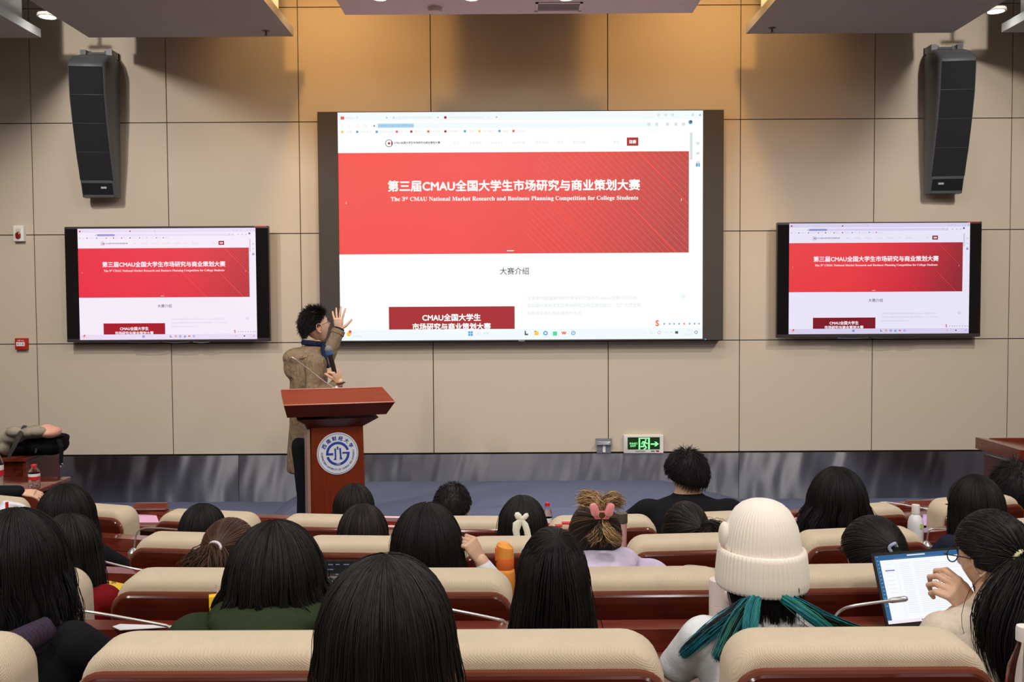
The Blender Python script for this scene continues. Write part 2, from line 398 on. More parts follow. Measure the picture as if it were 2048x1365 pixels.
# ================================================================ THINGS ON THE FRONT WALL
def screen_page(b, W_, H_, x0, z0, y, tintc=None):
    """draws the web page of the presentation; page units 729 x 459 px; (x0, z0) is the top left corner. material slots: see PAGE"""
    k = W_/729.0; kz = H_/459.0
    X = lambda u: x0+u*k
    Z = lambda v: z0-v*kz
    def rect(u0, v0, u1, v1, mi, lay=1):
        yy = y-0.0002*lay
        b.add([(X(u0), yy, Z(v1)), (X(u1), yy, Z(v1)), (X(u1), yy, Z(v0)), (X(u0), yy, Z(v0))], [(0, 1, 2, 3)], mi)
    def poly(pts, mi, lay=1):
        b.add([(X(u), y-0.0002*lay, Z(v)) for u, v in pts], [tuple(range(len(pts)))], mi)
    def disc(u, v, r, mi, lay=2, r0=0, a0=0, a1=2*PI, n=20):
        pts = []
        for i in range(n+1):
            a = a0+(a1-a0)*i/n
            pts.append((X(u+r*math.cos(a)), y-0.0002*lay, Z(v-r*math.sin(a))))
        if r0:
            q = [(X(u+r0*math.cos(a0+(a1-a0)*i/n)), y-0.0002*lay, Z(v-r0*math.sin(a0+(a1-a0)*i/n))) for i in range(n+1)]
            b.add(pts+q, [(i, i+1, n+2+i, n+1+i) for i in range(n)], mi)
        else:
            b.add(pts, [tuple(range(n+1))], mi)
    def text(s, u, v, w=None, h=None, mi=3, bold=0, lay=4, clip=None):
        put_text(b, s, X(u), Z(v), y-0.0002*lay, width=w*k if w else None, height=h*kz if h else None, mi=mi, bold=bold*k, clip=Z(clip) if clip else None)
    # slots: 0 white 1 pale tab bar 2 white text 3 dark text 4 faint text 5 banner 6 dark red 7 blue 8 yellow 9 green 10 orange 11 line 12 bright line 13 highlight
    rect(0, 0, 729, 459, 0, 0)
    rect(0, 0, 729, 17, 1)
    rect(6, 8, 13, 14, 10, 3); text('联想云一课', 28, 11, 26, mi=4)
    text('×', 98, 11, 3, mi=3); disc(112, 11, 2.6, 4)
    text('全国大学生市场研究与商业策划', 152, 11, 74, mi=4); text('×', 200, 11, 3, mi=3)
    disc(215, 11, 2.8, 6); text('CMAU全国大学生市场研究与商业', 256, 11, 72, mi=4); text('×', 302, 11, 3, mi=4); text('+', 317, 11, 4, mi=3)
    for u in (638, 652, 666): rect(u, 6, u+5, 11, 4, 2)
    text('–', 694, 9, 4, mi=4); rect(706, 6, 711, 11, 4, 2); text('×', 723, 9, 4, mi=3)
    rect(76, 22, 640, 32, 1, 1)
    for u in (10, 24): text('‹' if u == 10 else '›', u, 27, 2.5, mi=4)
    disc(40, 27, 3, 4, 2, 2.2); disc(55, 27, 3, 4, 2, 2.2)
    poly([(71, 28.5), (75, 28.5), (73, 24.5)], 3, 3)
    rect(80, 22.5, 152, 31, 13, 2); text('contest.cmau.org.cn/#/home', 116, 27, 69, mi=7, lay=4)
    for u in (618, 634, 655, 672, 687): rect(u, 24, u+6, 30, 4, 2)
    disc(704, 23, 4.2, 7, 3); disc(705, 22, 2.2, 3, 4)
    marks = [(8, 8, '收藏', 18), (38, 7, '本科教学', 46), (77, 7, '国自科网站', 85), (117, 10, '学习', 125), (146, 6, '教务处', 154), (180, 10, '图书馆', 188), (214, 6, '网络教学', 222), (253, 7, '百度', 261), (282, 8, '热门网站', 290), (322, 7, '地图', 330), (350, 10, '新华网', 358)]
    for u, mi, s, tx in marks:
        rect(u-1.5, 36.5, u+3, 41, mi, 2); text(s, tx+len(s)*2.6, 39, len(s)*5.4, mi=4)
    # site header
    disc(102, 62, 7.6, 3, 2, 6.4); disc(102, 62, 6.4, 6, 2, 0, -0.8, 0.8); disc(102, 62, 2.4, 6, 3)
    text('CMAU全国大学生市场研究与商业策划大赛', 158, 61, 92, mi=3, bold=0.12)
    rect(112, 65.2, 204, 65.7, 4, 2)
    for s, u, w in (('首页', 236, 12), ('注册报名', 274, 25), ('实训平台', 318, 25), ('证书下载', 362, 25), ('师资培训', 407, 25), ('资讯', 444, 12), ('常见问题', 482, 26), ('登录', 556, 12)):
        text(s, u, 62, w, mi=4)
    rect(577, 53, 600, 69.5, 6, 2); text('注册', 588.5, 61.3, 14, mi=2, bold=0.35)
    rect(703, 44, 708, 98, 4, 2)
    for v, mi in ((66, 4), (86, 4), (104, 4)): rect(716, v-3, 722, v+2, mi, 2)
    rect(715, 105, 719, 112, 7, 2); rect(720, 105, 723, 112, 7, 2)
    # banner: continuous colour change in the advert itself, slanting lines on its right half
    rect(0, 81, 701, 284.5, 5, 1)
    def line(u0, v0, u1, v1, w, mi, lay):
        # clip to the banner
        def at(t): return (u0+(u1-u0)*t, v0+(v1-v0)*t)
        t0, t1 = 0.0, 1.0
        for p, q in ((-(u1-u0), u0-0), ((u1-u0), 701-u0), (-(v1-v0), v0-81), ((v1-v0), 284.5-v0)):
            if abs(p) < 1e-9: continue
            r = q/p
            if p < 0: t0 = max(t0, r)
            else: t1 = min(t1, r)
        if t1 <= t0: return
        a, c = at(t0), at(t1)
        poly([(a[0]-w, a[1]), (a[0]+w, a[1]), (c[0]+w, c[1]), (c[0]-w, c[1])], mi, lay)
    for i in range(44):
        u = 215+i*13.2
        v0 = 81 if u > 400 else 81+(400-u)*0.86
        if v0 > 270: continue
        line(u+(v0-81)*0.98, v0, u+(300-81)*0.98, 300, 0.42, 11, 2)
    for u, va, vb in ((600, 81, 300), (420, 175, 300), (585, 190, 300), (545, 140, 165)):
        line(u, va, u+(vb-va)*0.95, vb, 0.85, 12, 3)
    text('第三届CMAU全国大学生市场研究与商业策划大赛', 351, 147.5, 504, mi=2, bold=0.75)
    text(serif('The 3   CMAU National Market Research and Business Planning Competition for College Students'), 352, 174.5, 495, mi=2, bold=0.1)
    text(serif('rd'), 134.5, 171.5, 8, mi=2, lay=5)
    text('‹', 15, 181, 2.4, mi=2); text('›', 686, 178, 2.8, mi=2)
    rect(336, 278, 350, 279.6, 2, 3); rect(353, 278.2, 366, 279.2, 12, 3)
    text('大赛介绍', 351, 320, 58, mi=3, bold=0.12)
    rect(98, 391, 351, 437, 6, 2)
    text('CMAU全国大学生', 224, 413, 117, mi=2, bold=0.5, clip=437)
    text('市场研究与商业策划大赛', 224, 431.5, 157, mi=2, bold=0.5, clip=437)
    for s, u, v, w in (('大赛由中国高等院校市场学研究会与Credamo见数共同主办', 487, 375, 220), ('旨在提升高校学生的市场研究与商业策划能力，为广大师生提', 491, 390, 228), ('供教育实践与技能锻炼的平台。', 432, 405.5, 112)):
        text(s, u, v, w, mi=4)
    disc(690, 373, 7, 1, 2); text('AI', 690, 373, 5, mi=4)
    text('S', 638, 427, None, 11, mi=10, bold=0.6)
    for i, (u, s) in enumerate(((652, '中'), (663, '°'), (672, '♦'), (682, '■'), (692, '♥'), (703, '■'), (713, '■'), (722, '■'))):
        rect(u-1.5, 427, u+1.5, 430, 7 if i not in (4,) else 10, 2)
    # task bar
    rect(0, 437, 729, 459, 1, 6)
    def icon(u, mi, w=4.5, lay=8): rect(u-w, 447-w, u+w, 447+w, mi, lay)
    disc(17, 446, 4.5, 8, 8); disc(19.5, 441, 3.2, 10, 9); text('6℃', 29, 443, 8, mi=4, lay=9); text('空气质量', 34, 450.5, 19, mi=4, lay=9)
    for du in (-2.5, 2.5):
        for dv in (-2.5, 2.5): rect(262+du-2.1, 446+dv-2.1, 262+du+2.1, 446+dv+2.1, 7, 8)
    disc(279, 446, 2.7, 4, 8, 2); text('搜索', 293, 446, 11, mi=4, lay=9)
    poly([(371, 441), (373.5, 441), (373.5, 447), (378, 447), (378, 450), (371, 450)], 3, 8)
    rect(390.5, 442, 399, 450, 8, 8); rect(390.5, 441, 394, 443, 10, 8)
    disc(413, 446, 4.6, 7, 8); disc(413, 446, 2.2, 0, 9, 0)
    icon(432, 9, 4.2); text('W', 450, 446, 9, mi=10, lay=9, bold=0.6)
    disc(469, 446, 4.4, 7, 8, 2.8); disc(469, 446, 1.2, 7, 9)
    rect(408, 453, 418, 454, 4, 8)
    text('^', 612, 446, 4, mi=4, lay=9); disc(626, 446, 3, 4, 8, 2.2); disc(642, 446, 3.2, 10, 8, 2.5)
    for u in (657, 667): disc(u, 448, 3.4, 4, 8, 2, 0.6, 2.5)
    rect(674, 443.5, 680, 448.5, 3, 8)
    text('14:23', 703, 442, 11, mi=4, lay=9); text('2024/3/7', 700, 450, 20, mi=4, lay=9)
    disc(716, 446, 3.2, 3, 8, 2.2)
def page_mats(key, white, tab, txt, dark, faint, red, blue, yellow, green, orange, line, bright, hl, banner, st=1.0):
    def E(n, c): return emis('%s_%s' % (key, n), srgb(*c), st)
    mb = bpy.data.materials.new(key+'_banner'); mb.use_nodes = True
    N = mb.node_tree.nodes; L = mb.node_tree.links; pb = N['Principled BSDF']
    pb.inputs['Base Color'].default_value = (.01, .01, .01, 1); pb.inputs['Emission Strength'].default_value = st
    tc = N.new('ShaderNodeTexCoord'); sp = N.new('ShaderNodeSeparateXYZ'); L.new(tc.outputs['Generated'], sp.inputs[0])
    ad = N.new('ShaderNodeMath'); ad.operation = 'MULTIPLY_ADD'; ad.inputs[1].default_value = -0.18
    L.new(sp.outputs['Z'], ad.inputs[0]); L.new(sp.outputs['X'], ad.inputs[2])
    r = N.new('ShaderNodeValToRGB'); e = r.color_ramp.elements
    e[0].position = 0.25; e[0].color = srgb(*banner[0]); e[1].position = 0.85; e[1].color = srgb(*banner[2])
    m_ = e.new(0.55); m_.color = srgb(*banner[1])
    L.new(ad.outputs[0], r.inputs['Fac']); L.new(r.outputs['Color'], pb.inputs['Emission Color'])
    return [E('white', white), E('tab', tab), E('lettering', txt), E('ink', dark), E('faint', faint), mb, E('red', red), E('blue', blue),
            E('yellow', yellow), E('green', green), E('orange', orange), E('line', line), E('bright', bright), E('highlight', hl)]
# ---- LED video wall
t = thing('led_screen', 'huge dark-framed wall screen showing a red competition web page', 'screen', (P(1040, 683, 8.36).x, 8.5, P(1040, 683, 8.36).z))
o0 = Vector(t.location); YF = 8.36
A, B_, C_ = P(635, 224, YF), P(1447, 219.5, YF), P(1447, 682, YF)
D_ = P(640, 683, YF)
xa, xb = (A.x+D_.x)/2, (B_.x+C_.x)/2; zt = (A.z+B_.z)/2; zb = (C_.z+D_.z)/2
px0, px1 = P(677.5, 450, YF).x, P(1406, 450, YF).x; pt, pb_ = zt-0.004, P(1040, 680, YF).z
b = MB()
b.box((xa-o0.x, YF-8.5, zb-o0.z), (px0-o0.x, -0.001, zt-o0.z)); b.box((px1-o0.x, YF-8.5, zb-o0.z), (xb-o0.x, -0.001, zt-o0.z))
b.box((px0-o0.x, YF-8.5, zb-o0.z), (px1-o0.x, -0.001, pb_-o0.z)); b.box((px0-o0.x, YF-8.5, pt-o0.z), (px1-o0.x, -0.001, zt-o0.z))
b.box((px0-o0.x, YF-8.5+0.02, pb_-o0.z), (px1-o0.x, -0.001, pt-o0.z))
b.build('frame', mat('led_frame', srgb(62, 56, 52), 0.75), t, smooth=False)
b = MB(); screen_page(b, px1-px0, pt-pb_, px0-o0.x, pt-o0.z, YF-8.5+0.012)
b.build('display', page_mats('wallpage', (255, 255, 255), (240, 250, 254), (255, 255, 252), (70, 90, 88), (214, 224, 226), (168, 46, 50), (90, 160, 215), (250, 200, 90), (90, 215, 150), (240, 96, 60), (238, 110, 100), (255, 80, 68), (178, 216, 240), ((238, 66, 62), (222, 58, 54), (176, 50, 50)), 1.0), t, smooth=False)
pp = P(1411, 679, YF)
MB().ball((pp.x-o0.x, YF-8.5-0.001, pp.z-o0.z), 0.006).build('power_light', emis('blue_led', (0.05, 0.15, 1, 1), 2.5), t)
pp = P(1043, 681.5, YF); b = MB(); put_text(b, 'Absen', pp.x-o0.x, pp.z-o0.z, YF-8.5-0.0006, height=0.016)
b.build('maker_lettering', mat('silver_letters', srgb(190, 190, 190), 0.5), t, smooth=False)
# ---- side televisions
def television(corners, label, disp, mats_args, sticker):
    YT = 8.36
    (x0, y0), (x1, y1), (x2, y2), (x3, y3) = corners     # tl tr br bl
    q = [P(x0, y0, YT), P(x1, y1, YT), P(x2, y2, YT), P(x3, y3, YT)]
    xa, xb = (q[0].x+q[3].x)/2, (q[1].x+q[2].x)/2; zt, zb = (q[0].z+q[1].z)/2, (q[2].z+q[3].z)/2
    t = thing('television', label, 'television', ((xa+xb)/2, 8.5, zb)); t['group'] = 'side televisions'
    w, h = xb-xa, zt-zb
    M = Matrix.Translation((0, 0, h/2))
    MB().slab(w, h, 0.008, [(-0.14, 0.004), (-0.136, 0), (-0.105, 0), (-0.10, .01)], 0, M).build('bezel', mat('tv_bezel', srgb(90, 86, 90), 0.25, metal=0.7), t)
    b = MB(); b.slab(w*0.8, h*0.75, 0.03, [(-0.10, 0), (-0.05, 0.03)], 0, M); b.slab(w*0.4, h*0.4, 0.01, [(-0.05, 0), (-0.0005, 0)], 0, M)
    b.build('housing', M_BLACK, t)
    b = MB(); b.box((-w/2+0.006, -0.1412, 0.03), (w/2-0.006, -0.139, h-0.02)); b.build('glass', mat('tv_black', (0.004, 0.004, 0.005, 1), 0.12), t, smooth=False)
    d0, d1 = P(disp[0], disp[1], YT), P(disp[2], disp[3], YT)
    b = MB(); ox = (xa+xb)/2
    screen_page(b, d1.x-d0.x, d0.z-d1.z, d0.x-ox, d0.z-zb, -0.1418)
    b.build('display', page_mats(*mats_args), t, smooth=False)
    b = MB()
    for (u0, u1) in ((-0.2, -0.05), (-0.03, 0.1), (0.12, 0.2)): b.tube([(u0*w, -0.137, -0.004), ((u0+u1)/2*w, -0.137, -0.01), (u1*w, -0.137, -0.004)], 0.004, 6)
    b.build('lower_trim', mat('chrome', (0.8, 0.8, 0.8, 1), 0.15, metal=1), t)
    b = MB(); b.box((w/2-0.13, -0.1425, h-0.009), (w/2-0.02, -0.138, h-0.001)); b.build('sticker', mat('orange_red', srgb(205, 70, 40), 0.5), t, smooth=False)
    return t
television([(128, 453), (537, 453), (541, 683), (134, 685)], 'left wall television repeating the red web page, lit lavender-white', (155, 458, 514.5, 678.5),
    ('lefttv', (250, 240, 255), (240, 225, 250), (255, 240, 250), (90, 80, 105), (222, 205, 228), (170, 20, 40), (120, 130, 205), (230, 190, 140), (120, 180, 190), (225, 60, 80), (240, 90, 90), (255, 95, 80), (170, 165, 215), ((236, 36, 62), (224, 30, 52), (184, 22, 40)), 0.95), 0)
television([(1553, 446), (1964, 442.5), (1961, 674), (1554, 676)], 'right wall television repeating the red web page, tinted violet', (1578.5, 447.5, 1937, 667),
    ('righttv', (240, 236, 255), (222, 214, 245), (255, 240, 250), (80, 80, 120), (205, 200, 228), (130, 10, 34), (100, 110, 200), (220, 180, 150), (110, 180, 190), (205, 50, 80), (215, 70, 80), (235, 60, 60), (160, 160, 210), ((235, 34, 48), (210, 10, 45), (140, 8, 36)), 0.92), 1)
# ---- column speakers
def column_speaker(label, mir, px_top, label_side):
    YS = 8.12
    if mir < 0: tl, tr, bl, br, ymid = (145, 97), (226, 97), (165, 389), (236, 389), 0
    else: tl, tr, bl, br, ymid = (1856, 86), (1940, 86), (1850, 381), (1921, 381), 0
    top, bot = P((tl[0]+tr[0])/2, tl[1], YS), P((bl[0]+br[0])/2, bl[1], YS)
    h = top.z-bot.z
    xc = P(191 if mir < 0 else 1897, 240, 8.3).x
    t = thing('column_speaker', label, 'speaker', (xc, 8.5, bot.z), 0, 'column speakers'); s = mir
    # the cabinet is turned towards the middle of the hall and leans forward at the top
    w = 0.32; M = Matrix.Translation((-s*-0.0, -0.10, 0)) @ Matrix.Rotation(-s*math.radians(5), 4, 'Z') @ Matrix.Rotation(math.radians(0.0), 4, 'X')
    prof = [(0.0, -0.09), (0.10, -0.12), (0.35, -0.20), (0.6, -0.27), (0.85, -0.32), (1.02, -0.335), (1.125, -0.345), (1.145, -0.335), (1.23, -0.22), (1.275, -0.10), (1.28, -0.05)]
    k = h/1.28
    def ring(z, yf, wd):
        yb = 0.03
        r = 0.03
        return [(-wd/2, yb, z), (wd/2, yb, z), (wd/2+0.0, yf+r*1.6, z), (wd/2-0.012, yf+r*0.3, z), (wd/2-r, yf, z), (-wd/2+r, yf, z), (-wd/2+0.012, yf+r*0.3, z), (-wd/2, yf+r*1.6, z)]
    widths = [w*0.94]*2+[w*0.98]*2+[w]*4+[w*0.98, w*0.9]
    b = MB(); b.loft([ring(z*k, y, wd) for (z, y), wd in zip(prof, widths)], 0, M)
    b.build('cabinet', mat('speaker_shell', srgb(78, 82, 88), 0.42), t, auto=50)
    def yat(z):
        for (a, ya), (c, yc) in zip(prof, prof[1:]):
            if a <= z <= c: return ya+(yc-ya)*(z-a)/(c-a)
        return prof[-1][1]
    gm = mat('speaker_grille', srgb(20, 22, 29), 0.6, bump=0.8, bscale=900)
    for i in range(4):
        z0, z1 = 0.145+i*0.242, 0.145+(i+1)*0.242-0.004
        b = MB(); n = 6; rr = []
        for j in range(n+1):
            z = z0+(z1-z0)*j/n; y = yat(z)
            rr.append([(-w/2+0.022, y-0.003, z*k), (w/2-0.022, y-0.003, z*k), (w/2-0.022, y+0.01, z*k), (-w/2+0.022, y+0.01, z*k)])
        b.loft(rr, 0, M); b.build('grille', gm, t, smooth=False)
    b = MB(); z = 0.06
    b.add([(x, yat(zz)-0.003, zz*k) for zz in (0.02, 0.12) for x in (-w/2+0.03, w/2-0.03)], [(0, 1, 3, 2)], 0, M)
    b.build('end_plate', mat('speaker_plate', srgb(26, 28, 34), 0.35), t, smooth=False)
    b = MB(); zz = 0.08; xx = 0.055*(-s); b.add([(xx+dx, yat(zz)-0.006, (zz+dz)*k) for dx, dz in ((-.024, -.009), (.024, -.009), (.024, .009), (-.024, .009))], [(0, 1, 2, 3)], 0, M)
    b.build('badge', mat('badge_grey', srgb(150, 152, 150), 0.5), t, smooth=False)
    b = MB(); zz = 1.285
    b.box((-0.14, -0.16, zz*k-0.01), (-0.09, -0.0005+0.0, zz*k+0.045)); b.box((0.09, -0.16, zz*k-0.01), (0.14, -0.0005, zz*k+0.045)); b.box((-0.14, -0.02, zz*k-0.01), (0.14, -0.0005, zz*k+0.05))
    b.tube([(-0.09, -0.12, zz*k+0.02), (0.09, -0.12, zz*k+0.02)], 0.012, 8)
    for x in (-0.07, 0.07): b.lathe([(0.012, 0), (0.012, 0.03), (0.004, 0.034)], 8, 0, Matrix.Translation((x, -0.12, zz*k+0.01)))
    b.build('bracket', mat('bracket_grey', srgb(120, 122, 128), 0.4, metal=0.5), t)
column_speaker('tall grey column speaker mounted above the left television', -1, 0, 0)
column_speaker('tall grey column speaker mounted above the right television', 1, 0, 0)
# ---- small wall devices
def wall_box(name, cat, label, x0, y0, x1, y1, depth, mm, r=0.006, YB=8.5):
    a, c = P(x0, y0, YB-depth), P(x1, y1, YB-depth)
    t = thing(name, label, cat, ((a.x+c.x)/2, YB, c.z)); w, h = c.x-a.x, a.z-c.z
    MB().slab(w, h, r, [(-depth, r*0.8), (-depth+r*.5, r*.2), (-depth+r, 0), (-0.0008, 0)], 0, Matrix.Translation((0, 0, h/2))).build('housing', mm, t)
    return t, w, h
t, w, h = wall_box('fire_alarm', 'alarm', 'white wall fire alarm with red strobe lens beside the left television', 25.5, 451, 47, 483, 0.05, M_WHITEP)
b = MB(); b.slab(w*0.5, h*0.45, w*0.24, [(-0.066, 0.01), (-0.062, 0.003), (-0.05, 0)], 0, Matrix.Translation((0, 0, h*0.36)), rb=w*0.245)
b.build('strobe_lens', mat('dark_red_lens', srgb(120, 25, 18), 0.15, coat=0.5), t)
MB().slab(w*0.46, h*0.2, 0.003, [(-0.056, 0.002), (-0.05, 0)], 0, Matrix.Translation((0, 0, h*0.7))).build('sounder_grille', mat('pale_grey', srgb(200, 196, 185), 0.5), t)
t, w, h = wall_box('fire_call_point', 'call point', 'small red fire call point low on the wall left of the television', 29, 677, 53, 700, 0.045, mat('alarm_red', srgb(178, 32, 30), 0.35))
MB().box((-w*0.36, -0.0465, h*0.32), (w*0.36, -0.044, h*0.66)).build('press_panel', M_WHITEP, t, smooth=False)
b = MB()
for sx in (-1, 1): b.add([(sx*w*0.30, -0.0472, h*0.49), (sx*w*0.16, -0.0472, h*0.55), (sx*w*0.16, -0.0472, h*0.43)], [(0, 1, 2)])
b.add([(0.004*math.cos(a*PI/4), -0.0472, h*0.49+0.004*math.sin(a*PI/4)) for a in range(8)], [tuple(range(8))])
b.build('arrow_marks', M_BLACK, t, smooth=False)
b = MB(); put_text(b, '火警 FIRE', 0, h*0.8, -0.0462, width=w*0.6); b.build('lettering', M_WHITEP, t, smooth=False)
# exit sign
t, w, h = wall_box('exit_sign', 'exit sign', 'green lit emergency exit sign with running figure and arrow', 1248, 871, 1327, 907, 0.04, M_WHITEP, 0.004)
pz = lambda u, v: ((u-0.5)*w, (1-v)*h)
def zrect(b, u0, v0, u1, v1, y, mi=0):
    (xa, za), (xb, zb) = pz(u0, v1), pz(u1, v0); b.add([(xa, y, za), (xb, y, za), (xb, y, zb), (xa, y, zb)], [(0, 1, 2, 3)], mi)
b = MB(); zrect(b, 0.09, 0.12, 0.905, 0.79, -0.0408, 0)
g = -0.0412
def gpoly(pts): b.add([((u-0.5)*w, g, (1-v)*h) for u, v in pts], [tuple(range(len(pts)))], 1)
def cv(X, Y): return ((X-170)/1610, (Y-240)/715)          # from the enlarged sign
for a, c in (((762, 345), (830, 800)), ((1150, 345), (1225, 800)), ((830, 345), (1150, 390))):
    zrect(b, *cv(*a), *cv(*c), g, 1)
def stroke(pts, r):
    for (xa, ya), (xb, yb) in zip(pts, pts[1:]):
        L_ = math.hypot(xb-xa, yb-ya); nx, ny = -(yb-ya)/L_*r, (xb-xa)/L_*r
        gpoly([cv(xa+nx, ya+ny), cv(xb+nx, yb+ny), cv(xb-nx, yb-ny), cv(xa-nx, ya-ny)])
    for (xa, ya) in pts: gpoly([cv(xa+r*math.cos(i*PI/5), ya+r*math.sin(i*PI/5)) for i in range(10)])
gpoly([cv(1055+36*math.cos(i*PI/8), 435+36*math.sin(i*PI/8)) for i in range(16)])
stroke([(890, 590), (930, 500), (1040, 500), (1095, 570), (1155, 565)], 22)
stroke([(1015, 520), (985, 610)], 45); stroke([(985, 620), (965, 690), (860, 690)], 26); stroke([(1000, 620), (1075, 735)], 30); stroke([(990, 790), (1040, 765)], 24)
stroke([(1280, 595), (1480, 595)], 30); gpoly([cv(1590, 590), cv(1480, 680), cv(1400, 680), cv(1480, 590), cv(1400, 500), cv(1480, 500)])
x, z = pz(*cv(555, 565)); put_text(b, '安全出口', x, z, g, width=0.2*w, mi=1, bold=0.0006)
x, z = pz(*cv(548, 665)); put_text(b, 'EXIT', x, z, g, width=0.14*w, mi=1, bold=0.0007)
b.build('sign_panel', [emis('sign_green_dark', srgb(8, 44, 12), 1), emis('sign_green', srgb(150, 255, 165), 1.1)], t, smooth=False)
b = MB(); zrect(b, 0.28, 0.85, 0.54, 0.93, -0.0408, 0); b.build('name_strip', mat('badge_grey', srgb(150, 152, 150), 0.5), t, smooth=False)
b = MB(); zrect(b, 0.68, 0.85, 0.78, 0.93, -0.0408, 0); b.build('status_lamp', mat('grey_button', srgb(110, 120, 110), 0.5), t, smooth=False)
b = MB(); zrect(b, 0.81, 0.84, 0.89, 0.93, -0.0408, 0); b.build('test_button', mat('alarm_red', srgb(178, 32, 30), 0.35), t, smooth=False)
# silver outlet box with raised lid
t, w, h = wall_box('outlet_box', 'socket box', 'silver flip-lid socket box on the wall left of the exit sign', 1194, 884, 1222, 907, 0.03, mat('silver_box', srgb(170, 172, 178), 0.3, metal=0.6), 0.002)
b = MB(); b.box((-w*0.58, -0.07, h*0.78), (w*0.58, -0.0008, h*0.82)); b.box((-w*0.58, -0.012, h*0.8), (w*0.58, -0.0008, h*1.25)); b.build('lid', MATS['silver_box'], t, smooth=False)
b = MB(); b.box((-0.012, -0.045, h*0.1), (0.012, -0.03, h*0.72)); b.build('plug', M_WHITEP, t, smooth=False)
# ================================================================ SEATS AND DESKS
M_CREAM = weave('cream_weave', srgb(206, 189, 163), 1150, 0.87)
M_SHELL = mat('chair_shell', srgb(78, 27, 16), 0.2, noise=0.2, nscale=6, stretch=(1, 8, 12), coat=0.6)
M_EDGE = mat('shell_edge_highlight', srgb(112, 60, 44), 0.14, coat=0.6)  # lighter brown than the shell, with its edge highlight put into the colour
M_ARM = mat('chair_metal', srgb(50, 48, 48), 0.35, metal=0.6)
CW, CTOP = 0.553, 0.962
def make_chair():
    t = thing('auditorium_chair', 'cream auditorium chair', 'chair')
    # origin: floor below the rear face of the back
    zc = (0.42+CTOP)/2; h = CTOP-0.42; tilt = Matrix.Translation((0, 0, 0.45)) @ Matrix.Rotation(math.radians(3), 4, 'X') @ Matrix.Translation((0, 0, -0.45))
    b = MB(); pr = [(0.004, 0.030), (0.010, 0.014), (0.022, 0.004), (0.04, 0.0), (0.115, 0.0), (0.14, 0.008), (0.157, 0.025), (0.165, 0.05)]
    b.slab(CW+0.014, h, 0.085, pr, 0, tilt @ Matrix.Translation((0, 0, zc)), n=8)
    b.build('back_cushion', M_CREAM, t, auto=60)
    b = MB(); zt = CTOP-0.047; hh = zt-0.36
    b.slab(CW, hh, 0.06, [(-0.022, 0.006), (-0.018, 0.0), (0.004, 0.0)], 0, tilt @ Matrix.Translation((0, 0, 0.36+hh/2)), n=8, rb=0.03)
    sh = b.build('back_shell', M_SHELL, t, auto=30)
    # rounded lacquered upper edge of the shell
    w2 = CW/2; r = 0.06; pts = []
    for i in range(7):
        a = PI-PI/2*i/6; pts.append((-w2+r+r*math.cos(a), -0.008, zt-r+r*math.sin(a)))
    for i in range(7):
        a = PI/2-PI/2*i/6; pts.append((w2-r+r*math.cos(a), -0.008, zt-r+r*math.sin(a)))
    pts = [(-w2, -0.008, zt-0.16)]+pts+[(w2, -0.008, zt-0.16)]
    MB().tube(pts, [0.004]+[0.0105]*14+[0.004], 8, 0, tilt).build('edge_rim', M_EDGE, sh)
    b = MB(); b.slab(CW-0.02, 0.40, 0.05, [(-0.10, 0.03), (-0.085, 0.008), (-0.06, 0.0), (0.0, 0)], 0, Matrix.Translation((0, 0.36, 0.285)) @ Matrix.Rotation(math.radians(-90), 4, 'X'), n=5)
    b.build('seat_cushion', M_CREAM, t, auto=60)
    b = MB(); b.slab(CW-0.03, 0.40, 0.04, [(0, 0), (0.02, 0)], 0, Matrix.Translation((0, 0.36, 0.262)) @ Matrix.Rotation(math.radians(90), 4, 'X'), n=4)
    b.build('seat_shell', M_SHELL, t)
    for s in (-1, 1):
        b = MB(); b.bbox((s*0.318-0.018, 0.10, 0.52), (s*0.318+0.018, 0.37, 0.545), 0.008); b.build('armrest', M_SHELL, t)
        b = MB(); b.bbox((s*0.305-0.012, 0.14, 0.03), (s*0.305+0.012, 0.20, 0.525), 0.005); b.box((s*0.305-0.02, 0.08, 0.0), (s*0.305+0.02, 0.42, 0.03))
        b.bbox((s*0.305-0.012, 0.10, 0.2), (s*0.305+0.012, 0.37, 0.26), 0.005); b.build('leg', M_ARM, t)
    b = MB(); b.tube([(-0.30, 0.2, 0.23), (0.30, 0.2, 0.23)], 0.016, 8); b.build('crossbar', M_ARM, t)
    return t
def chair_xy(k, px):
    x = 0
    for _ in range(20):
        Y = rowZ(k, x); d = ray(px, 1100 if k < 3 else 1040); x = d.x*Y/d.y
    e = 0.01; slope = (rowZ(k, x+e)-rowZ(k, x-e))/(2*e)
    return x, Y, math.atan(slope)
chair0 = make_chair(); used = [False]; CH = {}
def put_chair(k, px, label):
    x, Y, a = chair_xy(k, px)
    o = chair0 if not used[0] else copy_tree(chair0)
    used[0] = True
    o.location = (x, Y, floorz(k)); o.rotation_euler = (0, 0, a); o['label'] = label
    o['group'] = {1: 'chairs of the nearest row', 2: 'chairs of the second row', 3: 'chairs of the third row', 4: 'chairs of the front row by the stage'}[k]
    CH[(k, px)] = o
    return o
for px, lab in ((-241, 'cream chair cut off by the lower left corner'), (414, 'large cream chair in front of the woman in green'),
                (1069, 'large cream chair behind the woman whose straight black hair rises to a tuft'), (1721, 'large cream chair behind the laptop and the white beanie')):
    put_chair(1, px, lab)
for px, lab in ((-18, 'cream chair edge showing past the dark-haired woman at the far left'), (403, 'cream chair with the yellow juice box before its wooden back'),
                (846, 'cream chair below the long black hair beside the orange bottle'), (1290, 'cream chair behind the lavender hoodie'),
                (1733, 'cream chair directly behind the laptop screen'), (2176, 'cream chair hidden by the woman in the ribbed sweater')):
    put_chair(2, px, lab)
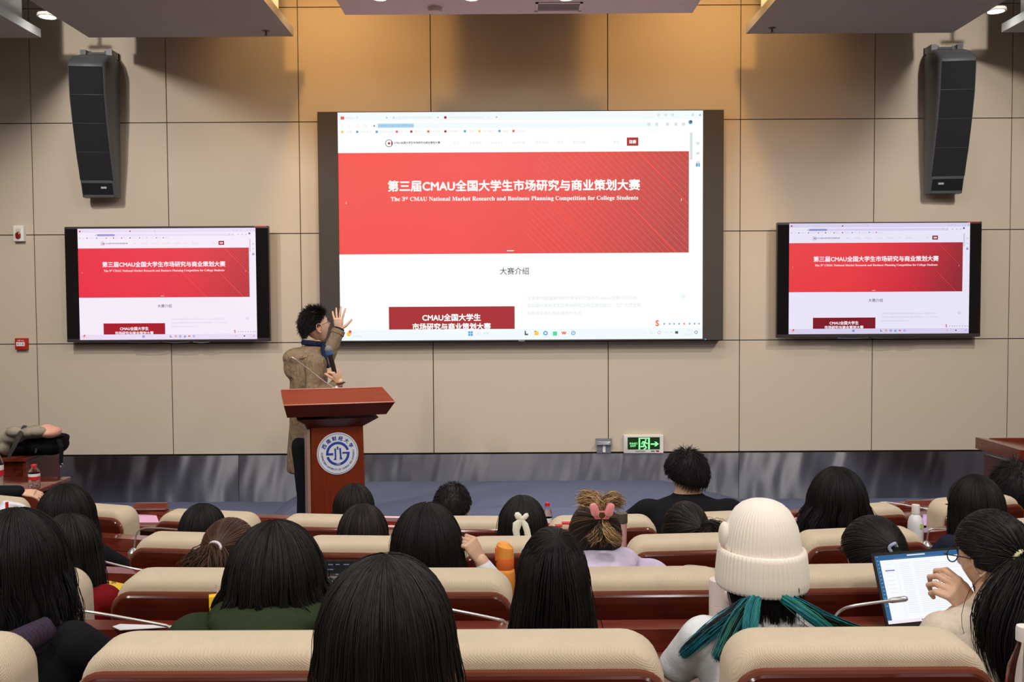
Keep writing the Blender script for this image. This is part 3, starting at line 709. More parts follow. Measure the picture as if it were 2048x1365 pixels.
for px, lab in ((56, 'narrow slice of cream chair above the long silver microphone at left'), (390, 'cream chair with the brown ponytail leaning over it'),
                (724, 'cream chair right above the small dark laptop screen'), (1058, 'cream chair behind the white hair bow'),
                (1392, 'cream chair below the messy side bun'), (1730, 'cream chair in front of the long wavy black hair'), (2064, 'cream chair behind the round-glasses woman at right')):
    put_chair(3, px, lab)
for px, lab in ((-40, 'front cream chair beside the red-capped bottle at the left edge'), (168, 'front cream chair with its right side showing, by the pink paper'),
                (409, 'front cream chair before the small black-haired head'), (660, 'front cream chair just right of the lectern foot'),
                (934, 'front cream chair behind the short-haired man with a visible ear'), (1207, 'front cream chair behind the pink tumbler'),
                (1482, 'front cream chair of the man in the black jacket'), (1722, 'front cream chair left of the white capped bottle'), (1962, 'front cream chair with its left side showing, before the glasses wearer')):
    put_chair(4, px, lab)
# ---- curved desks
M_DESK = mat('desk_wood', srgb(108, 44, 32), 0.16, noise=0.2, nscale=7, stretch=(0.7, 9, 9), coat=0.7)
DESKH = 0.66
def desk(k, label, x0=-4.6, x1=4.6):
    zt = floorz(k)+(DESKH if k < 4 else 0.745); lh = 0.07 if k < 4 else 0.03
    f = (lambda x: rowZ(k+1, x)) if k < 4 else (lambda x: rowZ(4, x)+0.96)
    far = lambda x: f(x)-0.13
    t = thing('conference_desk', label, 'desk', (0, far(0), floorz(k)), 0, 'curved audience desks')
    c = Vector(t.location); n = 44
    def sweep(name, sec, m):
        """sec: list of (offset towards the stage, height) polygon"""
        b = MB(); rings = []
        for i in range(n+1):
            x = x0+(x1-x0)*i/n; y = far(x)
            rings.append([(x-c.x, y+o-c.y, z-c.z) for o, z in sec])
        b.loft(rings); return b.build(name, m, t, auto=30)
    sweep('desktop', [(-0.335, zt-0.028), (-0.345, zt-0.014), (-0.335, zt), (-0.004, zt), (-0.004, zt-0.028)], M_DESK)
    sweep('rear_ledge', [(-0.06, zt+0.002), (-0.055, zt+lh-.004), (0.02, zt+lh), (0.02, zt+0.002)], M_DESK)
    fz = floorz(k+1) if k < 4 else 0.0
    sweep('modesty_panel', [(0.0, fz+0.02), (0.0, zt-0.002), (0.018, zt-0.002), (0.018, fz+0.02)], M_WOOD)
    return zt
DZ = {}
DZ[0] = desk(0, 'curved wooden desk of the row nearest the camera', -3.5, 3.5)
DZ[1] = desk(1, 'curved wooden desk carrying the laptop and the white tumbler')
DZ[2] = desk(2, 'curved wooden desk carrying the orange bottle')
DZ[3] = desk(3, 'curved wooden desk carrying the white capped bottle and pink tumbler')
DZ[4] = desk(4, 'curved front desk nearest the stage, with pink papers', -3.0, 3.3)
# ---- gooseneck microphones
M_SILVER = mat('silver_neck', srgb(205, 203, 200), 0.28, metal=0.7)
def gooseneck(pts, label, r=0.0045, tip=0.008, base=None, curve=None):
    """pts: world points from base to tip"""
    o = Vector(pts[0]); t = thing('gooseneck_microphone', label, 'microphone', tuple(o), 0, 'gooseneck desk microphones')
    loc = [Vector(p)-o for p in pts]
    # smooth
    for _ in range(2):
        q = [loc[0]]
        for a, c in zip(loc, loc[1:]): q += [a*.75+c*.25, a*.25+c*.75]
        loc = q+[loc[-1]]
    MB().tube(loc, r, 8).build('neck', M_SILVER, t)
    d = (loc[-1]-loc[-3]).normalized()
    MB().tube([loc[-1], loc[-1]+d*0.012, loc[-1]+d*0.05, loc[-1]+d*0.056], [r, tip, tip, tip*0.5], 10).build('capsule', M_SILVER, t)
    b = MB(); b.lathe([(0.03, 0), (0.03, 0.012), (0.014, 0.03), (0.006, 0.035)], 16, 0, Matrix.Translation((0, 0, -0.002))); b.build('base', M_SILVER if base is None else base, t)
    return t
def on_desk(k, px, py_guess=None, off=-0.06):
    """point on desk k below picture column px"""
    x = 0
    for _ in range(20):
        f = (rowZ(k+1, x) if k < 4 else rowZ(4, x)+0.96)-0.13+off; d = ray(px, 1150); x = d.x*f/d.y
    return Vector((x, f, DZ[k]))
def mic(k, bpx, path, label, off=-0.10):
    """base stands on the ledge/desk of row k below column bpx; path: (px, py, dy) with dy the shift in depth from the base"""
    b0 = on_desk(k, bpx, off=off); b0.z += 0.002
    pts = [b0]+[P(px, py, b0.y+dy) for px, py, dy in path]
    return gooseneck(pts, label)
mic(1, 350, [(352, 1256, -.03), (300, 1246, -.05), (200, 1228, -.12), (133, 1219, -.18)], 'long silver gooseneck microphone reaching left past the nearest cream chair')
mic(1, 1022, [(1022, 1246, -.02), (980, 1236, -.05), (888, 1218, -.12)], 'silver gooseneck microphone behind the large foreground head')
mic(1, 1664, [(1668, 1236, .0), (1680, 1222, -.0), (1700, 1213, -.02), (1775, 1203, -.06)], 'silver gooseneck microphone bent over beside the laptop')
mic(2, 300, [(296, 1143, -.02), (258, 1137, -.05), (188, 1119, -.12)], 'silver gooseneck microphone before the brown ponytail chair')
mic(2, 1360, [(1362, 1138, 0), (1372, 1132, 0), (1392, 1133, -.02), (1440, 1141, -.1)], 'silver gooseneck microphone beside the white beanie')
mic(3, 268, [(272, 1066, 0), (284, 1057, 0), (310, 1056, -.02), (365, 1061, -.1)], 'silver gooseneck microphone behind the small black-haired head')
mic(3, 1852, [(1856, 1062, 0), (1866, 1058, 0), (1900, 1060, -.1)], 'short silver gooseneck microphone beside the glasses wearer at right')
mic(4, 1752, [(1756, 1009, 0), (1764, 1004, 0), (1790, 1007, -.03), (1846, 1017, -.1)], 'silver gooseneck microphone on the front desk at right')
mic(4, 62, [(66, 962, 0), (90, 973, -.05), (105, 982, -.1)], 'silver gooseneck microphone beside the red-capped bottle at left')
# ================================================================ LECTERN
YL = 6.15
pL = P(675, 900, YL); t = thing('lectern', 'red-brown wooden lectern with round blue and white university emblem', 'lectern', (pL.x, YL, zf), math.radians(15)); t.scale = (.965, .965, 1)
o0 = Vector(t.location); t.location.x -= .028
def lp(px, py, dy=0): return P(px, py, YL+dy)-o0
b = MB()
q = [lp(621, 852), lp(727, 850), lp(733, 1060), lp(620, 1060)]
zbase = 0.0
b.loft([[(q[3].x-0.01, 0, zbase), (q[2].x+0.01, 0, zbase), (q[2].x+0.01, 0.42, zbase), (q[3].x-0.01, 0.42, zbase)],
        [(q[0].x, 0, q[0].z), (q[1].x, 0, q[0].z), (q[1].x, 0.42, q[0].z), (q[0].x, 0.42, q[0].z)]])
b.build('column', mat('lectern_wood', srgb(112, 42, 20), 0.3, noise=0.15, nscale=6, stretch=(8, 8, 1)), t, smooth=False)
b = MB(); b.box((q[3].x-0.016, -0.012, zbase+0.03), (q[3].x+0.004, 0.40, q[0].z-0.02)); b.build('side_trim', mat('wood_grey', srgb(150, 120, 104), 0.4), t, smooth=False)
# neck flare
f0, f1 = [lp(621, 855), lp(727, 853)], [lp(592, 836), lp(757, 832)]
b = MB(); fy = -0.09
b.loft([[(f0[0].x, -0.005, f0[0].z), (f0[1].x, -0.005, f0[0].z), (f0[1].x, 0.44, f0[0].z), (f0[0].x, 0.44, f0[0].z)],
        [(f1[0].x, fy, f1[0].z), (f1[1].x, fy, f1[0].z), (f1[1].x, 0.5, f1[0].z), (f1[0].x, 0.5, f1[0].z)]])
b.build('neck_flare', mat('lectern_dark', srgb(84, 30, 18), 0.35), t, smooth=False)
g0, g1, g2 = [lp(574, 837, -.1), lp(777, 829, -.1)], [lp(562, 812, -.16), lp(791, 805, -.16)], [lp(571, 781, .02), lp(778, 774, .02)]
b = MB(); zb0 = (g0[0].z+g0[1].z)/2; zb1 = (g1[0].z+g1[1].z)/2; zb2 = (g2[0].z+g2[1].z)/2
b.loft([[(g0[0].x, -0.10, zb0), (g0[1].x, -0.10, zb0), (g0[1].x, 0.50, zb0), (g0[0].x, 0.50, zb0)],
        [(g1[0].x, -0.16, zb1), (g1[1].x, -0.16, zb1), (g1[1].x, 0.56, zb1), (g1[0].x, 0.56, zb1)]])
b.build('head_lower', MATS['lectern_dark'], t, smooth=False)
b = MB()
b.loft([[(g1[0].x, -0.16, zb1), (g1[1].x, -0.16, zb1), (g1[1].x, 0.56, zb1), (g1[0].x, 0.56, zb1)],
        [(g2[0].x, 0.02, zb2), (g2[1].x, 0.02, zb2), (g1[1].x-0.02, 0.56, zb1+0.03), (g1[0].x+0.02, 0.56, zb1+0.03)]])
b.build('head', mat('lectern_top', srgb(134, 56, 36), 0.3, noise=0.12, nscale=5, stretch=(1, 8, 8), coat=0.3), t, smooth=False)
b = MB(); b.tube([(g2[0].x, 0.018, zb2), (g2[1].x, 0.018, zb2)], 0.006, 6); b.tube([(g1[0].x, -0.16, zb1), (g1[1].x, -0.16, zb1)], 0.005, 6)
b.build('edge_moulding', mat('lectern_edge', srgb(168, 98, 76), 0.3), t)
# emblem
ec = lp(675, 908, 0); R = (717.5-632)/2/1870*YL
em = MB(); em.lathe([(0.001, 0.006), (R*0.985, 0.006), (R, 0.003), (R, 0)], 64, 0, Matrix.Translation((ec.x, -0.0, ec.z)) @ Matrix.Rotation(PI/2, 4, 'X'))
em.build('emblem_plate', mat('emblem_white', srgb(214, 218, 224), 0.4), t)
b = MB(); ye = -0.0066
def earc(r0, r1, a0, a1, n=48):
    pts = []
    for i in range(n+1):
        a = math.radians(a0+(a1-a0)*i/n); pts.append((math.cos(a), math.sin(a)))
    vs = [(ec.x+c*r1*R, ye, ec.z+s_*r1*R) for c, s_ in pts]+[(ec.x+c*r0*R, ye, ec.z+s_*r0*R) for c, s_ in pts]
    b.add(vs, [(i, i+1, n+2+i, n+1+i) for i in range(n)], 0)
def EC(X, Y): return (ec.x+(X-857)/492*R, ye-0.0002, ec.z-(Y-783)/492*R)   # from the enlarged emblem
def epoly(pts): b.add([EC(*p) for p in pts], [tuple(range(len(pts)))], 0)
earc(0.925, 0.945, 0, 360, 90)
earc(0.445, 0.565, 18, 187); earc(0.445, 0.565, 196, 364)
epoly([(580, 818), (750, 818), (750, 765), (640, 765), (585, 740)]); epoly([(965, 750), (1140, 750), (1140, 800), (1075, 800), (1060, 790), (965, 790)])
epoly([(775, 660), (818, 660), (822, 930), (755, 930), (785, 870)]); epoly([(890, 655), (935, 655), (945, 860), (972, 918), (903, 922), (905, 850)])
epoly([(832, 617), (875, 617), (870, 690), (838, 690)])
def ring_text(s, r, a0, a1, hgt, top=True, bold=0):
    n = len(s)
    for i, ch in enumerate(s):
        if ch == ' ': continue
        a = math.radians(a0+(a1-a0)*i/(n-1)); cx, cz = ec.x+math.cos(a)*r*R, ec.z+math.sin(a)*r*R
        M = Matrix.Translation((cx, ye, cz)) @ Matrix.Rotation(-(a-PI/2) if top else -(a+PI/2), 4, 'Y')
        put_text(b, ch, 0, 0, 0, height=hgt*R*(0.9 if ch in '一' else 1), M=M, bold=bold)
ring_text('西南财经大学', 0.735, 151, 30, 0.2, True, 0.0012)
ring_text('SOUTHWESTERN UNIVERSITY OF FINANCE AND ECONOMICS', 0.76, 176, 371, 0.085, False, 0.0003)
b.build('emblem_marks', mat('emblem_blue', srgb(24, 66, 158), 0.5), t, smooth=False)
b = MB(); put_text(b, '1925', EC(868, 1022)[0], EC(868, 1022)[2], ye-0.0006, height=0.07*R, bold=0.0002); b.build('emblem_year', MATS['emblem_white'], t, smooth=False)
pts = [P(668, 776, YL+0.1), P(650, 765, YL+0.08), P(620, 741, YL+0.05), P(596, 724, YL+0.0)]
for ch_ in t.children:
    if ch_.name.split('.')[0] in ('column', 'side_trim', 'emblem_plate', 'emblem_marks', 'emblem_year', 'neck_flare'): ch_.location.x += .03
gooseneck([P(672, 782, YL+0.1)]+pts[:], 'slim silver gooseneck microphone rising left from the lectern top', 0.0042, 0.0075)
# ================================================================ CABINETS AT THE SIDES
YC = 7.3
c0, c1 = P(-90, 905, YC), P(90, 905, YC)
t = thing('side_cabinet', 'red-brown cabinet at the left edge piled with bags', 'cabinet', ((c0.x+c1.x)/2, YC, zf)); w = (c1.x-c0.x)/2; h = c0.z-zf
b = MB(); b.bbox((-w, -0.30, h-0.03), (w, 0.34, h), 0.004); b.build('cabinet_top', M_WOOD, t)
b = MB(); b.box((-w+0.02, -0.26, 0.0), (w-0.03, 0.3, h-0.031)); b.build('carcass', M_WOODD, t, smooth=False)
b = MB(); b.box((w-0.03, -0.28, 0.0), (w-0.005, -0.24, h-0.031)); b.build('corner_post', M_WOOD, t, smooth=False)
YR = 7.1
c0, c1 = P(1990, 886, YR), P(2200, 886, YR)
t = thing('side_desk', 'red-brown wooden lectern desk with sloping side at the right edge', 'desk', ((c0.x+c1.x)/2, YR, zf)); w = (c1.x-c0.x)/2; h = c0.z-zf
b = MB()
sx = [(-w, 0, h), (-w, 0, h-0.09), (w, 0, h-0.30), (w, 0, h-0.10)]
b.loft([[(x, -0.35, z) for x, y, z in sx], [(x, 0.3, z) for x, y, z in sx]])
b.build('sloping_top', M_WOOD, t, smooth=False)
b = MB(); b.loft([[(x, y, 0) for x, y in ((-w+.06, -.3), (w, -.3), (w, .28), (-w+.06, .28))], [(-w+.06, -.3, h-0.13), (w, -.3, h-0.32), (w, .28, h-0.32), (-w+.06, .28, h-0.13)]]); b.build('side_board', M_WOODD, t, smooth=False)
b = MB(); b.box((-w+0.12, 0.3, h-0.08), (w, 0.32, h-0.01)); b.build('back_rail', M_WOOD, t, smooth=False)
# ================================================================ PEOPLE
M_SKIN = mat('skin', srgb(212, 172, 144), 0.5, noise=0.04, nscale=40, spec=0.4)
M_HAIR = mat('hair_black', (0.008, 0.007, 0.007, 1), 0.5, spec=0.28)
M_HAIR2 = mat('hair_soft_black', (0.014, 0.011, 0.010, 1), 0.5, spec=0.35)
M_BROWN = mat('hair_brown', srgb(58, 38, 28), 0.45, spec=0.4)
M_BROWN2 = mat('hair_light_brown', srgb(98, 66, 44), 0.45, spec=0.4)
M_BLOND = mat('hair_blond', srgb(186, 152, 104), 0.45, spec=0.4)
M_TEAL = mat('hair_teal', srgb(28, 120, 138), 0.45, spec=0.4)
M_TEAL2 = mat('hair_green_teal', srgb(40, 130, 112), 0.45, spec=0.4)
def mesh_np(name, parts, mats, smooth=True):
    """parts: list of (verts Nx3, faces Mxk, material index or array)"""
    V = np.concatenate([np.asarray(p[0], dtype=np.float32).reshape(-1, 3) for p in parts]); off = 0
    loops = []; tot = []; mi = []
    for v, f, m in parts:
        f = np.asarray(f, dtype=np.int32); loops.append((f+off).ravel()); tot.append(np.full(len(f), f.shape[1], np.int32))
        mi.append(np.full(len(f), m, np.int32) if np.isscalar(m) else np.asarray(m, np.int32)); off += len(v)
    loops = np.concatenate(loops); tot = np.concatenate(tot); mi = np.concatenate(mi)
    me = bpy.data.meshes.new(name)
    me.vertices.add(len(V)); me.vertices.foreach_set('co', V.ravel())
    me.loops.add(len(loops)); me.loops.foreach_set('vertex_index', loops)
    me.polygons.add(len(tot)); me.polygons.foreach_set('loop_start', np.concatenate([[0], np.cumsum(tot)[:-1]]).astype(np.int32))
    me.polygons.foreach_set('material_index', mi)
    if smooth: me.polygons.foreach_set('use_smooth', np.ones(len(tot), bool))
    me.update(calc_edges=True)
    for m in mats: me.materials.append(m)
    return me
def organic(b, voxel, smooth=6):
    """fuse overlapping volumes into one continuous skin, returns (verts, quad faces)"""
    me = bpy.data.meshes.new('fuse'); me.from_pydata(b.v, [], b.f)
    bmx = __import__('bmesh').new(); bmx.from_mesh(me); __import__('bmesh').ops.recalc_face_normals(bmx, faces=bmx.faces); bmx.to_mesh(me); bmx.free()
    o = bpy.data.objects.new('fuse', me); COL.objects.link(o)
    r = o.modifiers.new('r', 'REMESH'); r.mode = 'VOXEL'; r.voxel_size = voxel
    q = o.modifiers.new('s', 'SMOOTH'); q.factor = 0.6; q.iterations = smooth
    dg = bpy.context.evaluated_depsgraph_get(); ev = o.evaluated_get(dg); m2 = ev.to_mesh()
    V = np.empty(len(m2.vertices)*3, np.float32); m2.vertices.foreach_get('co', V); V = V.reshape(-1, 3).copy()
    F = np.array([list(p.vertices) if len(p.vertices) == 4 else list(p.vertices)+[p.vertices[-1]] for p in m2.polygons if len(p.vertices) in (4,)], np.int32)
    ev.to_mesh_clear(); bpy.data.objects.remove(o); bpy.data.meshes.remove(me)
    return V, F
def ell_tube(b, rings):
    """rings of (x, y, z, rx, ry)"""
    n = 20
    b.loft([[(x+rx*math.cos(2*PI*j/n), y+ry*math.sin(2*PI*j/n), z) for j in range(n)] for x, y, z, rx, ry in rings])
def limb(b, pts, rad, sub=3):
    P_ = [Vector(p) for p in pts]; Q = []; R_ = []
    for i in range(len(P_)-1):
        for k in range(sub): Q.append(P_[i].lerp(P_[i+1], k/sub)); R_.append(rad[i]+(rad[i+1]-rad[i])*k/sub)
    Q.append(P_[-1]); R_.append(rad[-1])
    b.tube(Q, R_, 14); b.ball(P_[0], rad[0], 14, 8); b.ball(P_[-1], rad[-1], 14, 8)
    for p, r in zip(P_[1:-1], rad[1:-1]): b.ball(p, r*1.02, 14, 8)
def hand_np(wrist, dirv, normal, side=1, curl=0.5, spread=0.15, thumb=0.8, sc=1.0, voxel=0.0026, curls=None):
    """right hand for side=1; dirv: towards the fingertips, normal: out of the back of the hand"""
    d = Vector(dirv).normalized(); n = Vector(normal); n = (n-d*n.dot(d)).normalized(); x = d.cross(n)*side   # x: towards the thumb
    b = MB(); w = Vector(wrist)
    L = 0.09*sc
    def pt(u, v, h=0): return w+x*(u*sc)+d*(v*sc)+n*(h*sc)
    b.tube([pt(0, -.03), pt(0, 0), pt(0, .02), pt(0.0, .055), pt(0, .085), pt(0, .092)], [.026*sc, .027*sc, .032*sc, .040*sc, .039*sc, .028*sc], 16, 0, None, 0.42, up=tuple(n))
    fl = [(0.031, 0.043), (0.0105, 0.049), (-0.0105, 0.045), (-0.031, 0.035)]
    for i, (u, ln) in enumerate(fl):
        c = curls[i] if curls else curl
        ang = spread*(1.5-i)*0.6; base = pt(u, 0.082)
        dd = (d*math.cos(ang)+x*math.sin(ang)).normalized(); pts = [base-dd*0.012*sc, base]; rr = [0.0095*sc, 0.0095*sc]; a = 0
        for j, f in enumerate((1.0, 0.62, 0.48)):
            a += c*(0.9 if j == 0 else 1.1); v = dd*math.cos(a)-n*math.sin(a)
            pts.append(pts[-1]+v*ln*f*sc*0.98); rr.append((0.0088, 0.0078, 0.0064)[j]*sc)
        b.tube(pts, rr, 10); 
        for p, r in zip(pts[1:], rr[1:]): b.ball(p, r*1.03, 10, 6)
    a = thumb; t0 = pt(0.022, 0.012, -0.006); v = (x*math.sin(a)+d*math.cos(a)-n*0.25).normalized(); v2 = (x*math.sin(a*0.7)+d*math.cos(a*.7)-n*0.35*(1+curl)).normalized()
    pts = [t0, t0+v*0.042*sc, t0+v*0.042*sc+v2*0.034*sc, t0+v*0.042*sc+v2*0.034*sc+v2*0.026*sc]; rr = [0.014*sc, 0.0115*sc, 0.0098*sc, 0.0078*sc]
    b.tube(pts, rr, 10)
    for p, r in zip(pts, rr): b.ball(p, r*1.02, 10, 6)
    return organic(b, voxel*sc, 3)
# ---- shared seated figure, facing +Y, floor at z = 0, crown at about 1.235
TORSO = [(0, 0, .46, .165, .12), (0, 0, .56, .165, .12), (0, .015, .68, .142, .105), (0, .03, .80, .158, .11), (0, .045, .89, .168, .105), (0, .055, .945, .150, .09), (0, .06, .985, .10, .07), (0, .065, 1.02, .062, .056), (0, .08, 1.06, .054, .054), (0, .095, 1.10, .052, .054)]
def arm_pts(s, kind='desk'):
    if kind == 'desk': return [(s*.165, .05, .925), (s*.222, .12, .81), (s*.12, .25, .835)]
    if kind == 'wide': return [(s*.175, .05, .925), (s*.27, .14, .81), (s*.15, .25, .835)]
def grow(rings, g, z0, z1): return [(x, y, z, rx+g, ry+g) for x, y, z, rx, ry in rings if z0 <= z <= z1]
def body_base(kind='desk', left=None, right=None, hands=True):
    b = MB(); ell_tube(b, TORSO)
    for s, cust in ((-1, left), (1, right)):
        a = cust or arm_pts(s, kind)
        limb(b, a, [.048, .038, .027])
        limb(b, [(s*.085, .03, .525), (s*.10, .35, .48), (s*.10, .33, .10)], [.064, .048, .038]); limb(b, [(s*.10, .33, .055), (s*.105, .43, .035)], [.036, .03])
    V, F = organic(b, .012, 8)
    parts = [(V, F, 0)]
    if hands:
        for s, cust in ((-1, left), (1, right)):
            if cust: continue
            a = arm_pts(s, kind); w = Vector(a[2]); d = (w-Vector(a[1])).normalized()
            v, f = hand_np(w+d*0.02, (d.x, d.y, 0), (0, 0, 1), side=(1 if s < 0 else -1), curl=0.35, voxel=0.0036); parts.append((v, f, 0))
    return parts
def top_base(kind='desk', g=.022, left=None, right=None, hood=False, cuff=True, collar=.068):
    b = MB(); r = grow(TORSO, g, .46, .985)
    r.append((0, .062, 1.012, collar+.004, .064)); r.append((0, .068, 1.03, collar-.004, .06))
    ell_tube(b, r)
    for s, cust in ((-1, left), (1, right)):
        a = [Vector(p) for p in (cust or arm_pts(s, kind))]; a[2] = a[1].lerp(a[2], .96)
        limb(b, a, [.060+g*.4, .052+g*.3, .040])
        b.ball((s*.155, .05, .935), (.065, .07, .05), 14, 8)
    if hood:
        b.ball((0, -.035, .995), (.125, .085, .055), 18, 10); b.ball((0, -.09, .955), (.105, .06, .07), 18, 10)
        for s in (-1, 1): b.ball((s*.075, .03, 1.0), (.06, .09, .045), 14, 8)
    return organic(b, .0115, 5)
def trousers_base():
    b = MB(); ell_tube(b, grow(TORSO, .012, .46, .68))
    for s in (-1, 1): limb(b, [(s*.085, .03, .525), (s*.10, .35, .48), (s*.10, .33, .09)], [.074, .056, .048])
    return organic(b, .014, 5)
BODY = {'desk': body_base('desk')}; TROU = trousers_base()
TOPS = {'plain': top_base(), 'hood': top_base(g=.028, hood=True), 'wide': top_base('wide', g=.032)}
# ---- head
def head_np():
    nu, nv = 44, 34; V = []
    for j in range(nv+1):
        f = PI*j/nv
        for i in range(nu):
            a = 2*PI*i/nu; x, y, z = math.sin(f)*math.cos(a), math.sin(f)*math.sin(a), math.cos(f)
            X, Y, Z = x*.074, y*.092, z*.108
            if z < 0:
                t = -z
                X *= 1-.30*t*t
                if y > 0: Y *= 1-.10*t; Z *= 1.12
                else: Y *= 1-.5*t; Z *= .95
            if y > 0:
                g = lambda cx, cz, sx, sz: math.exp(-((X-cx)/sx)**2-((Z-cz)/sz)**2)
                Y += .022*g(0, -.030, .011, .018)+.010*g(0, -.010, .009, .022)+.005*g(0, .018, .04, .012)
                Y -= .009*g(.030, -.002, .016, .012)+.009*g(-.030, -.002, .016, .012)
                Y += .007*g(0, -.066, .022, .006)+.006*g(0, -.076, .018, .005)-.004*g(0, -.071, .02, .003)+.008*g(0, -.104, .022, .016)
                Y += .004*g(.04, -.035, .02, .02)+.004*g(-.04, -.035, .02, .02)
            V.append((X, Y, Z))
    F = [(j*nu+i, j*nu+(i+1) % nu, (j+1)*nu+(i+1) % nu, (j+1)*nu+i) for j in range(nv) for i in range(nu)]
    b = MB()
    for s in (-1, 1):
        M = Matrix.Translation((s*.076, -.006, -.016)) @ Matrix.Rotation(s*math.radians(-22), 4, 'Z') @ Matrix.Rotation(math.radians(-8), 4, 'X')
        # rim, bowl and lobe of the ear
        pts = [(0, .012, -.020), (.004*s, .017, 0), (.007*s, .012, .022), (.009*s, -.004, .031), (.011*s, -.018, .022), (.011*s, -.021, .004), (.008*s, -.013, -.016), (.004*s, -.003, -.028), (0, .007, -.028)]
        b.tube(pts, [.004, .004, .0045, .005, .005, .005, .005, .006, .005], 8, 0, M)
        b.ball((.002*s, -.003, .0), (.006, .016, .024), 10, 8, 0, M)
    return np.array(V, np.float32), np.array(F, np.int32), np.array(b.v, np.float32), [f for f in b.f if len(f) == 4]
HEAD = head_np()
def xf(V, M):
    A = np.array(M, dtype=np.float64); return np.asarray(V)@A[:3, :3].T+A[:3, 3]
# ---- hair
def strand_parts(paths, rad, mi, rng, tip=0.85):
    N, K, _ = paths.shape
    T = np.gradient(paths, axis=1); T /= np.linalg.norm(T, axis=2, keepdims=True)+1e-9
    ref = rng.randn(N, 1, 3); ref = np.repeat(ref, K, 1)
    U = np.cross(T, ref); U /= np.linalg.norm(U, axis=2, keepdims=True)+1e-9
    Wv = np.cross(T, U); s = np.linspace(0, 1, K)
    r = np.asarray(rad)[:, None]*(1-tip*s[None, :]**5)*np.minimum(1, .35+s*6)[None, :]
    V = np.empty((N, K, 3, 3))
    for j in range(3):
        a = 2*PI*j/3; V[:, :, j] = paths+U*(r*math.cos(a))[:, :, None]+Wv*(r*math.sin(a))[:, :, None]
    idx = np.arange(N*K*3).reshape(N, K, 3); F = []
    for j in range(3):
        j2 = (j+1) % 3
        F.append(np.stack([idx[:, :-1, j], idx[:, :-1, j2], idx[:, 1:, j2], idx[:, 1:, j]], -1).reshape(-1, 4))
    mi = np.asarray(mi); m = (mi if mi.ndim == 2 else np.repeat(mi[:, None], K-1, 1)).ravel()
    return (V.reshape(-1, 3), np.concatenate(F), np.concatenate([m, m, m]))
def sphere_dir(th, ph): return np.stack([np.sin(ph)*np.sin(th), -np.sin(ph)*np.cos(th), np.cos(ph)], -1)
def hair_long(A, L, seed, n=1100, r=.0017, flare=0.0, taper=.15, wave=0, freq=2, puff=.006, mix=(1, 0), span=2.0, phi0=.03, drop_y=-.02, clump=.006, lift=0, ends=None, part=.35, lvar=.10):
    rng = np.random.RandomState(seed); A = np.array(A); K1, K2 = 9, 12; K = K1+K2
    def surf(th, ph0, off, Ls, shr=1.0):
        N = len(th); P_ = np.zeros((N, K, 3)); phe = 1.62
        for k in range(K1):
            t = k/(K1-1); ph = ph0+(phe-ph0)*t
            the = np.sign(th)*np.where(np.abs(th) > span, span+(np.abs(th)-span)*np.clip(1-t*1.8, 0, 1), np.abs(th))
            P_[:, k] = sphere_dir(the, ph)*(A+off[:, None])
        e = P_[:, K1-1]
        for k in range(K2):
            t = (k+1)/K2; s = t
            bl = 1-taper*s**1.6+flare*math.sin(min(1, s*1.4)*PI/2)
            P_[:, K1+k, 0] = e[:, 0]*bl
            P_[:, K1+k, 1] = e[:, 1]*(1-.15*s)+drop_y*s
            P_[:, K1+k, 2] = e[:, 2]-Ls*s
        return P_
    th = rng.uniform(-PI, PI, n); th[:int(n*.55)] = rng.uniform(-1.5, 1.5, int(n*.55)); ph0 = rng.uniform(phi0, 1.25, n)**1.0; ph0[:n//2] = rng.uniform(phi0, .25+phi0, n//2)
    off = rng.uniform(-.002, puff, n); Ls = L*(1+lvar*rng.randn(n)).clip(.55, 1.3)
    Pn = surf(th, ph0, off, Ls)
    nc = 46; cid = ((th+PI)/(2*PI)*nc).astype(int) % nc; cv = rng.randn(nc, 3)*clump; cph = rng.uniform(0, 6.28, nc); cr = rng.uniform(.6, 1.3, nc)
    s = np.linspace(0, 1, K)[None, :]
    amp = np.clip(s-.25, 0, 1)*1.3
    Pn += cv[cid][:, None, :]*amp[:, :, None]
    if wave:
        w_ = wave*amp*np.sin(s*freq*6.28*cr[cid][:, None]+cph[cid][:, None]); Pn[:, :, 0] += w_; Pn[:, :, 1] += w_*.6*np.cos(th)[:, None]
    fl = np.where(rng.rand(n) < .05, 5.0, 1.0)[:, None, None]
    Pn += (rng.randn(n, 1, 3)*.0016+np.cumsum(rng.randn(n, K, 3), 1)*.0006)*s[:, :, None]*fl
    mi = rng.choice(len(mix), n, p=np.array(mix)/sum(mix))
    if ends is not None:
        sel = (rng.rand(n) < .45) & (np.abs(th) > ends[1]) & (np.abs(th) < 2.2); m2 = np.repeat(mi[:, None], K-1, 1); st_ = rng.randint(9, 12, n); m2[sel[:, None] & (np.arange(K-1)[None] >= st_[:, None])] = ends[0]; mi = m2
    parts = [strand_parts(Pn, r*rng.uniform(.6, 1.25, n), mi, rng)]
    # inner shell
    g = 60; tg = np.linspace(-PI, PI, g); Sh = surf(tg, np.full(g, phi0), np.full(g, -.003), np.full(g, L*.93)); idx = np.arange(g*K).reshape(g, K)
    Sh += (cv[(((tg+PI)/(2*PI)*nc).astype(int)) % nc][:, None, :]*amp[:, :, None])*.6
    F = []
    for i in range(g-1):
        front = abs(tg[i]) > span+.15
        for k in range(K-1):
            if front and k > 5: continue
            F.append((idx[i, k], idx[i+1, k], idx[i+1, k+1], idx[i, k+1]))
    parts.append((Sh.reshape(-1, 3), np.array(F), 0))
    return parts
